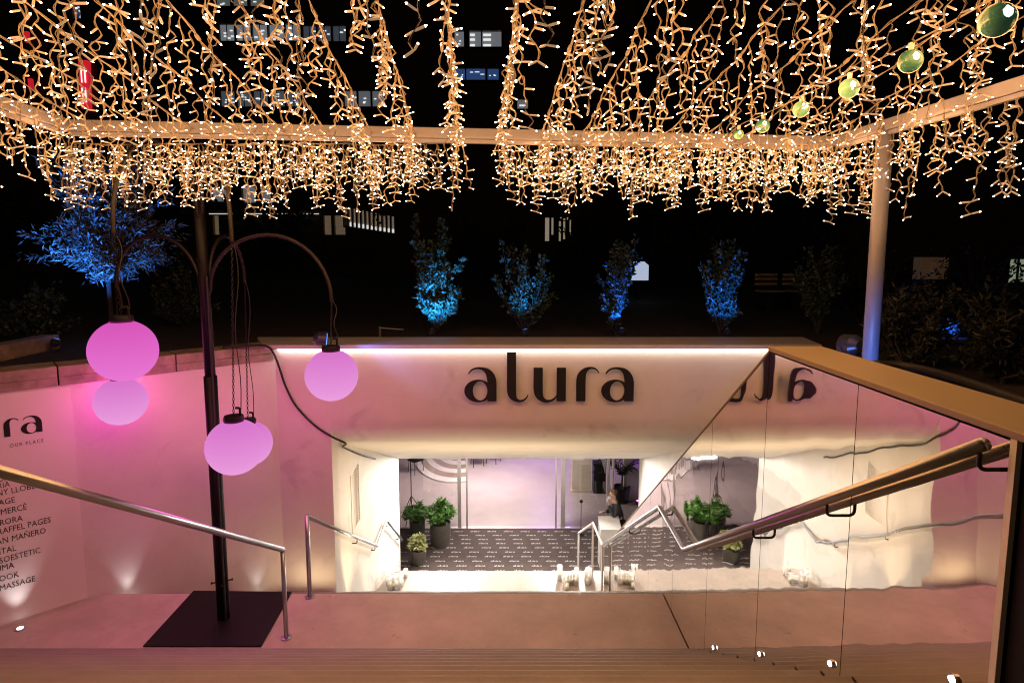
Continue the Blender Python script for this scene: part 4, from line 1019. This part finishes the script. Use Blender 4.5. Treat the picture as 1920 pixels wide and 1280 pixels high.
# ================================================================== VEGETATION
def shrub(name, base, h, w, nb, nl, m, lab, cat, seed, ll=.07, lw=.35, group=None, trunk=.25, narrow=1.0, cone=.0, tree=False):
    rs = random.Random(seed); t = thing(name, base, lab, cat, group); base = Vector(base)
    tr = MB(); lf = MB()
    for i in range(nb):
        a = rs.uniform(0, 6.28); el = rs.uniform(.15, 1.0); L = h*(trunk+ (1-trunk)*rs.uniform(.45, 1))
        top = base+Vector((math.cos(a)*w*.5*rs.uniform(.25, 1)*(1-cone*el), math.sin(a)*w*.5*rs.uniform(.25, 1)*(1-cone*el), trunk*h+(h-trunk*h)*el))
        s0 = base+Vector((rs.uniform(-.03, .03), rs.uniform(-.03, .03), trunk*h*rs.uniform(.1, .9)))
        if tree:
            el = rs.uniform(-.12, 1.0); ww = w*.5*math.sqrt(max(.05, 1-(el-.42)**2/.5)); rr = math.sqrt(rs.uniform(.1, 1))
            top = base+Vector((math.cos(a)*ww*rr, math.sin(a)*ww*rr, trunk*h+(1-trunk)*h*el)); s0.z = base.z+h*(trunk*.85+max(0, el)*.28*rs.random())
        mid = s0.lerp(top, .5)+Vector((rs.uniform(-.1, .1)*w, rs.uniform(-.1, .1)*w, .08*h*rs.random()))
        tr.tube(smooth_path([s0, mid, top], 3), [.016, .014, .012, .009, .007, .005, .003], 5)
        for k in range(nl):
            u = rs.uniform(.25, 1.05); c_ = (s0.lerp(mid, u*2) if u < .5 else mid.lerp(top, u*2-1))+rnd_dir(rs)*rs.uniform(0, .075)*w
            d = (top-mid).normalized()*.8+rnd_dir(rs); leaf(lf, c_, d, rnd_dir(rs), ll*rs.uniform(.6, 1.2), ll*lw)
    tr.tube([base-Vector((0, 0, .05)), base+Vector((0, 0, h*trunk*.6)), base+Vector((.01, .01, h*trunk+(.25 if tree else .08)*h))], [.04, .034, .02] if tree else [.03, .026, .02], 8)
    tr.build('trunk', M['bark'], t, smooth=True); lf.build('crown', m, t, kind='stuff')
    return t
def ground_at(px, Y): r = ray(px, 600); return Vector((r.x/r.y*Y, Y, GZ))
# olive tree at left
ob = ground_at(209, 9.0)
shrub('olive_tree', ob, 2.75, 2.1, 80, 80, M['leaf_olive'], 'olive tree lit bright blue behind the left wall', 'tree', 21, .12, .24, trunk=.42, tree=True)
SH = [(815, 9.4, 1.86, 1.05, 34, 60, 'brightest blue lit shrub, left of the lettering behind the portal slab', 31, .25),
      (985, 9.4, 1.5, 1.1, 26, 50, 'dim blue lit shrub above the middle of the lettering', 32, .15),
      (1155, 9.4, 1.52, .9, 20, 45, 'blue lit forked shrub just right of the lettering, before the white light box', 33, .1),
      (1350, 9.4, 1.5, .85, 26, 50, 'upright blue shrub behind the right end of the portal slab', 34, .2),
      (1535, 9.6, 1.35, 1.0, 22, 40, 'almost black shrub left of the white canopy pole', 35, .1),
      (345, 10.5, 1.3, 1.3, 22, 40, 'almost black shrub behind the lamp post', 36, .1),
      (60, 8.9, .8, 1.4, 26, 40, 'low dark shrub at the foot of the olive tree', 37, .1)]
for px, Y, h, w, nb, nl, lab, sd, cone in SH:
    shrub('shrub', ground_at(px, Y), h, w, nb, int(nl*1.7), M['leaf_shrub'], lab, 'shrub', sd, .085, .62, 'shrubs around the stair', trunk=.12, cone=cone)
shrub('shrub', (pp.x+.42, pp.y-.25, GZ), .36, .34, 16, 30, M['leaf_shrub'], 'tiny turquoise lit plant at the foot of the white pole', 'shrub', 38, .06, .4, 'shrubs around the stair', trunk=.1)
shrub('shrub', (pp.x+.1, pp.y-.28, GZ), .5, .3, 8, 14, M['leaf_shrub'], 'thin twig in front of the white pole base casting shadows on it', 'shrub', 39, .06, .4, 'shrubs around the stair', trunk=.1)
rs = random.Random(77)
dk = [(1705, 6.4, .95, 1.0, 'dark bush just right of the white pole'), (1890, 5.8, 1.0, 1.0, 'dark bush at the right photo edge'), (1830, 11.5, 1.5, 2.0, 'dark tall bush behind the blue flower bed on the right'), (1620, 10.5, 1.6, 2.0, 'dark bush behind the white pole')]
for i, (px, Y, h, w, lab) in enumerate(dk):
    shrub('shrub', ground_at(px, Y), h, w, 34, 55, M['leaf_dark'], lab, 'shrub', 200+i, .10, .4, 'dark bushes right of the stair', trunk=.1)
BG = [(40, 24, 4.4, 4.5, 'far dark tree at the left photo edge'), (300, 26, 4.4, 5, 'far dark tree above the lamp post arms at left'), (505, 22, 3.4, 4.2, 'far dark tree between the lamp arms'), (690, 30, 4.2, 2.6, 'bare dark tree in front of the brightly lit slatted wall'), (905, 24, 3.2, 4.4, 'far dark tree above the blue shrub'), (1090, 26, 3.0, 3.4, 'far dark tree below the pale lit slats'), (1290, 24, 4.2, 5.0, 'far dark tree right of the white light box'), (1500, 26, 4.4, 5.0, 'far dark tree left of the pole')]
for i, (px, Y, h, w, lab) in enumerate(BG):
    shrub('dark_tree', ground_at(px, Y), h, w, 40 if i != 3 else 16, 36 if i != 3 else 4, M['leaf_dark'], lab, 'tree', 300+i, .28, .5, 'dark trees in the background', trunk=.3, tree=True)

# blue floodlights for the planting
def flood(p, target, e, lab, col=(.03, .22, 1), spot=60, size=.09):
    p = Vector(p); t = thing('blue_floodlight', p, lab, 'floodlight', 'blue garden floodlights'); d = (Vector(target)-p).normalized(); R_ = d.to_track_quat('-Z', 'Y').to_matrix()
    b = MB(); b.lathe([(size*.55, .0), (size*.62, .01), (size*.6, size*.7), (size*.3, size*1.0)], (0, 0, 0), 20); b.v = [p+R_ @ v for v in b.v]; o = b.build('housing', M['flood_body'], t); smooth_by_angle(o)
    b = MB(); b.lathe([(size*.5, -.004), (.002, -.008)], (0, 0, 0), 18); b.v = [p+R_ @ v for v in b.v]; b.build('lens', emit_mat('blue_led', (.05, .25, 1), 5), t)
    for s_ in (-1, 1):
        b = MB(); b.tube([p+R_ @ Vector((s_*size*.68, 0, size*.35)), p+R_ @ Vector((s_*size*.68, 0, size*.35))+Vector((0, 0, -.1)), Vector((p.x, p.y, p.z-.16))], .008, 6); b.build('yoke', M['flood_body'], t)
    lamp('blue_beam', 'SPOT', t, p+d*.04, e, col, .04, target=target, spot=spot, blend=.7)
M['flood_body'] = mat('flood_body', (.03, .035, .06), .3, nscale=6, namt=.2)
p = ground_at(815, 8.75); flood(p+Vector((-.05, 0, .16)), ground_at(815, 9.4)+Vector((0, 0, .75)), 330, 'small blue floodlight at the foot of the brightest shrub', (.03, .32, 1), 80)
p = ground_at(985, 8.75); flood(p+Vector((0, 0, .16)), ground_at(975, 9.4)+Vector((0, 0, 1.1)), 90, 'small blue floodlight at the foot of the dim middle shrub', (.02, .28, 1), 70)
p = ground_at(1160, 8.85); flood(p+Vector((.05, 0, .16)), ground_at(1155, 9.4)+Vector((0, 0, .8)), 120, 'small blue floodlight at the foot of the forked shrub', (.01, .13, 1), 75)
p = ground_at(1365, 8.8); flood(p+Vector((0, 0, .16)), ground_at(1350, 9.4)+Vector((0, 0, .8)), 130, 'small blue floodlight at the foot of the upright shrub', (.01, .16, 1), 75)
flood(ob+Vector((.1, -1.25, .16)), ob+Vector((-.05, 0, 1.9)), 800, 'small blue floodlight at the foot of the olive tree', (.03, .19, 1), 70)
fp = at_y(1583, 648, pp.y+.55); flood(fp, Vector((2.1, 8.05, Z_COP+.02)), 12, 'round blue floodlight left of the white pole base', (.10, .14, 1), 62, .17)
flood((pp.x-.32, pp.y-.55, GZ+.14), (pp.x, pp.y, GZ+.6), 34, 'blue floodlight hidden behind the coping, lighting the white pole', (.14, .3, 1), 60, .1)
fl = at_z(612, 640, Z_COP+.1); flood(fl+Vector((0, 0, .03)), (fl.x+1.2, fl.y+.45, Z_COP-.02), 22, 'black floodlight standing on the portal slab above the right globe', (.16, .24, 1), 70, .15)
fb = ground_at(1768, 9.0)
shrub('flower_bed', ground_at(1785, 9.3), .3, .95, 22, 26, M['leaf_shrub'], 'low flowering plant glowing blue among the dark bushes at right', 'plant', 61, .07, .6, trunk=.1)
flood(fb+Vector((-.1, 0, .2)), fb+Vector((.3, .3, .15)), 60, 'blue floodlight glowing among the dark bushes at right', (.02, .1, 1), 110, .1)

# black curved rim and other garden pieces at right
t = thing('planter_rim', at_z(1800, 718, dz(.80)), 'black curved planter rim behind the right coping', 'planter')
top = smooth_path([at_z(x, y, dz(.80)) for x, y in ((1640, 684), (1690, 686), (1745, 697), (1810, 716), (1870, 737), (1990, 780))], 4)
b = MB(); b.tube(top, .035, 8); b.build('rim', M['black'], t, smooth=True)
b = MB(); b.strip([p+Vector((.02, .02, -.02)) for p in top], [Vector((p.x+.02, p.y+.02, GZ-.05)) for p in top]); o = b.build('side', M['black'], t); o.modifiers.new('s', 'SOLIDIFY').thickness = .03
b = MB(); b.tube([p+Vector((.1, .1, -.05)) for p in top], .02, 6); b.build('hose', M['blacktube'], t, smooth=True)
def bench(px, py, Y, w, lab):
    c_ = at_y(px, py, Y); t = thing('park_bench', (c_.x, Y, GZ), lab, 'bench', 'wooden benches behind the portal')
    for z in (.72, .82, .60):
        b = MB(); b.box((c_.x, Y+.22, GZ+z), (w, .03, .07)); b.build('back_slat', M['wood'], t, bevel=.006)
    for k in range(3):
        b = MB(); b.box((c_.x, Y-.15+k*.13, GZ+.44), (w, .11, .035)); b.build('seat_slat', M['wood'], t, bevel=.006)
    for s_ in (-1, 1):
        b = MB(); b.box((c_.x+s_*w*.42, Y+.0, GZ+.22), (.05, .42, .42)); b.build('leg', M['black'], t)
        b = MB(); b.box((c_.x+s_*w*.42, Y+.25, GZ+.65), (.05, .03, .5)); b.build('back_support', M['black'], t)
bench(1440, 607, 14.0, .55, 'left of the two wooden benches behind the portal')
bench(1492, 607, 14.0, .55, 'right of the two wooden benches, nearer the white pole')
t = thing('garden_tap', at_z(710, 622, GZ+.03), 'small metal pipe with a tap lying behind the slab left of the brightest shrub', 'tap')
p = at_y(712, 612, 8.9); b = MB(); b.tube([(p.x, p.y, GZ), (p.x, p.y, p.z)], .02, 8); b.build('riser', M['steel'], t)
b = MB(); b.tube([(p.x, p.y, p.z-.02), (p.x+.36, p.y, p.z-.05)], .011, 8); b.build('arm', M['steel'], t)
k0, k1 = at_z(-40, 668, GZ+.1), at_z(95, 640, GZ+.1)
b = MB(); d = (k1-k0); R_ = Matrix((d.normalized(), Vector((-d.y, d.x, 0)).normalized(), Vector((0, 0, 1)))).transposed(); b.box((k0+k1)/2, (d.length, .25, .2), R_)
tag(b.build('kerb_stone', M['stone'], bevel=.02), 'pale stone edging in the dark bed at the left photo edge', 'kerb')
b = MB(); c_ = at_y(1912, 728, 4.2); b.box(c_, (.5, .08, .04), Matrix.Rotation(-.5, 3, 'Y'))

# ================================================================== DISTANT BUILDINGS
def building(name, lab, x0, x1, y, h, depth=12):
    t = thing(name, ((x0+x1)/2, y, GZ), lab, 'building')
    b = MB(); b.box(((x0+x1)/2, y+depth/2+.35, GZ+h/2), (x1-x0, depth, h)); b.build('wall', M['building'], t)
    return t
def lit_window(t, x0p, y0p, x1p, y1p, Y, col, s, bars=(), colb=(1, .97, .9), sb=1.1, mull=0):
    a = at_y(x0p, y0p, Y); c = at_y(x1p, y1p, Y); w = c.x-a.x; h = a.z-c.z; cx = (a.x+c.x)/2; cz = (a.z+c.z)/2
    # frame, lit room behind, pane in front
    fr = MB(); e = .08
    for sx in (-1, 1): fr.box((cx+sx*(w/2+e/2), Y+.15, cz), (e, .4, h+2*e))
    for sz in (-1, 1): fr.box((cx, Y+.15, cz+sz*(h/2+e/2)), (w, .4, e))
    for k in range(mull): fr.box((a.x+w*(k+1)/(mull+1), Y+.02, cz), (.06, .08, h))
    f = fr.build('window', M['building'], t)
    b = MB(); b.box((cx, Y+.3, cz), (w, .02, h)); b.build('lit_room', emit_mat('room_glow', col, s), f)
    for (u, v, bw, bh) in bars:
        b = MB(); b.box((a.x+w*u, Y+.24, a.z-h*v), (w*bw, .05, h*bh)); b.build('ceiling_lamp', emit_mat('tube_lamp', colb, sb), f)
    b = MB(); b.box((cx, Y-.0, cz), (w, .015, h)); b.build('pane', M['pane'], f)
rs = random.Random(5)
YB = 60
pL = at_y(330, 300, YB).x; pR = at_y(1100, 300, YB).x
t = building('office_tower', 'tall dark office tower with rows of lit windows behind the canopy lights', pL-6, pR+10, YB, 46)
def bars_row(n, seed):
    r_ = random.Random(seed); return [(r_.uniform(.1, .9), r_.uniform(.12, .85), r_.uniform(.12, .24), .07) for _ in range(n)]
for i in range(5): lit_window(t, 410+i*31, 45, 440+i*31, 77, YB, (.36, .37, .38), .5, bars_row(5, i), mull=1)
for i in range(3): lit_window(t, 567+i*28, 48, 593+i*28, 78, YB, (.12, .14, .17), .4, bars_row(3, 20+i), mull=1)
for i in range(3): lit_window(t, 403+i*32, -18, 432+i*32, 12, YB, (.25, .28, .24), .35, bars_row(4, 40+i))
for i in range(5): lit_window(t, 412+i*31, 170, 441+i*31, 200, YB, (.13, .15, .17), .5, bars_row(5, 60+i), mull=1)
for i in range(3): lit_window(t, 645+i*26, 170, 669+i*26, 200, YB, (.28, .29, .3), .4, bars_row(3, 80+i))
for i, (xa, xb) in enumerate(((852, 870), (880, 902), (904, 940))): lit_window(t, xa, 58, xb, 88, YB, (.34, .34, .35), .5, [(.25, .2, .4, .13), (.25, .5, .4, .13), (.25, .85, .4, .13)] if i else bars_row(3, 90))
for i, (xa, xb) in enumerate(((852, 872), (874, 910), (914, 935))): lit_window(t, xa, 128, xb, 150, YB, (.05, .12, .34), .5, bars_row(3, 100+i))
lit_window(t, 970, 186, 990, 204, YB, (.3, .32, .34), .45, [(.5, .6, .6, .15)])
# tower with red sign at left
t = building('sign_tower', 'dark tower at upper left carrying a vertical red and white lit sign', at_y(-60, 300, 45).x, at_y(188, 300, 45).x, 45, 30)
a = at_y(146, 113, 44.9); c = at_y(166, 203, 44.9)
sg = MB(); sg.prism([(a.x, 44.9, a.z), (at_y(163, 113, 44.9).x, 44.9, a.z), (c.x, 44.9, c.z), (at_y(152, 203, 44.9).x, 44.9, c.z)], (0, .4, 0)); s_o = sg.build('red_sign', emit_mat('red_sign', (1, .02, .05), .55), t)
wm = emit_mat('white_sign', (1, .9, .9), 1.2)
for (xa, ya, xb, yb) in ((150.5, 127, 154, 155), (157, 127, 161, 155), (152.5, 165, 156.5, 195), (158.5, 165, 162.5, 192)):
    p_ = at_y(xa, ya, 44.85); r_ = at_y(xb, yb, 44.85); b = MB(); b.box(((p_.x+r_.x)/2, 44.86, (p_.z+r_.z)/2), (r_.x-p_.x, .06, p_.z-r_.z)); b.build('sign_mark', wm, s_o)
for k, (xa, ya, xb, yb) in enumerate(((133, 0, 152, 36),)):
    lit_window(t, xa, ya, xb, yb, 45, (.06, .08, .16), .35, bars_row(9, 130), (.9, .95, 1), 1.0)
for xa, ya in ((51, 70), (58, 158)):
    p_ = at_y(xa, ya, 44.9); b = MB(); b.box((p_.x, 44.9, p_.z), (.28, .2, .75)); b.build('red_lamp', emit_mat('red_lamp', (1, .02, .04), .5), t)
# low pavilion behind the trees
YP = 38
t = building('low_pavilion', 'low dark pavilion with a thin light line and bright slatted wall behind trees', at_y(330, 420, YP).x, at_y(1110, 420, YP).x, YP, 4.2, 8)
p_ = at_y(495, 401, YP-.05); b = MB(); b.box((p_.x, YP-.05, p_.z), (7.0, .06, .06)); b.build('light_line', emit_mat('line_lamp', (1, .93, .82), .55), t)
for i, (xa, xb) in enumerate(((398, 412), (606, 622), (626, 648))): lit_window(t, xa, 404, xb, 440, YP, (.22, .16, .1), .5)
for i in range(12):  # glowing panes imitate the brightly lit slats of the wall
    lit_window(t, 645+i*8, 388+i*1.6, 651.5+i*8, 424+i*1.2, YP, (.75, .58, .42), .2, [(.5, .86, 1.0, .2)], sb=.9)
for xa, xb, ya, yb in ((1022, 1030, 408, 452), (1034, 1038, 408, 440), (1048, 1052, 412, 452), (1056, 1060, 410, 452), (1068, 1071, 412, 440), (1050, 1066, 407, 412)):
    lit_window(t, xa, ya, xb, yb, YP, (.85, .66, .45), .35)  # more lit slats, imitated by glowing panes
for i, (xa, ya, xb, yb) in enumerate(((395, 355, 425, 378), (452, 350, 480, 380), (488, 352, 505, 378))): lit_window(t, xa, ya, xb, yb, YP, (.55, .6, .66), .22)  # glow panels imitate patches of lit facade between the trees
# added dark block hiding the bright horizon sky on the right
YD = 52
t = building('apartment_block', 'large unlit apartment block closing the dark background on the right', at_y(1225, 300, YD).x, at_y(2500, 300, YD).x, YD, 34, 10)
for r_ in range(5):
    for c_ in range(9):
        a = at_y(1300+c_*75, 60+r_*75, YD); b = MB(); b.box((a.x, YD+.32, a.z), (1.7, .12, 1.5)); b.build('window', M['dark_window'] if 'dark_window' in M else M.setdefault('dark_window', mat('unlit_window', (.012, .014, .018), .15, nscale=3, namt=.2)), t)
# house at right
YH = 26
t = building('dark_house', 'dark house at right with one curtained warm window and one greenish window', at_y(1560, 480, YH).x, at_y(2300, 480, YH).x, YH, 5.2, 8)
lit_window(t, 1712, 482, 1785, 524, YH, (.30, .15, .07), .14, [(.15, .5, .3, .95), (.62, .6, .08, .7)], (.5, .32, .2), .07)
lit_window(t, 1893, 486, 1960, 530, YH, (.40, .46, .28), .7, [(.1, .65, .08, .4)], (.1, .1, .08), .2, mull=3)
# illuminated box
p_ = at_y(1201, 508, 17); t = thing('light_box', (p_.x, 17, GZ), 'small white illuminated box on a post behind the forked blue shrub', 'light box')
b = MB(); w = .26; h = .27
b.prism([(p_.x-w, 17, p_.z-h), (p_.x+w*.9, 17, p_.z-h), (p_.x+w*.9, 17, p_.z+h*.6), (p_.x+w*.4, 17, p_.z+h), (p_.x-w*.7, 17, p_.z+h), (p_.x-w, 17, p_.z+h*.7)], (0, .12, 0)); b.build('lit_face', emit_mat('box_light', (.62, .74, 1), .6), t)
b = MB(); b.box((p_.x-.05, 17.06, (GZ+p_.z-h)/2), (.1, .08, p_.z-h-GZ)); b.build('post', M['black'], t)
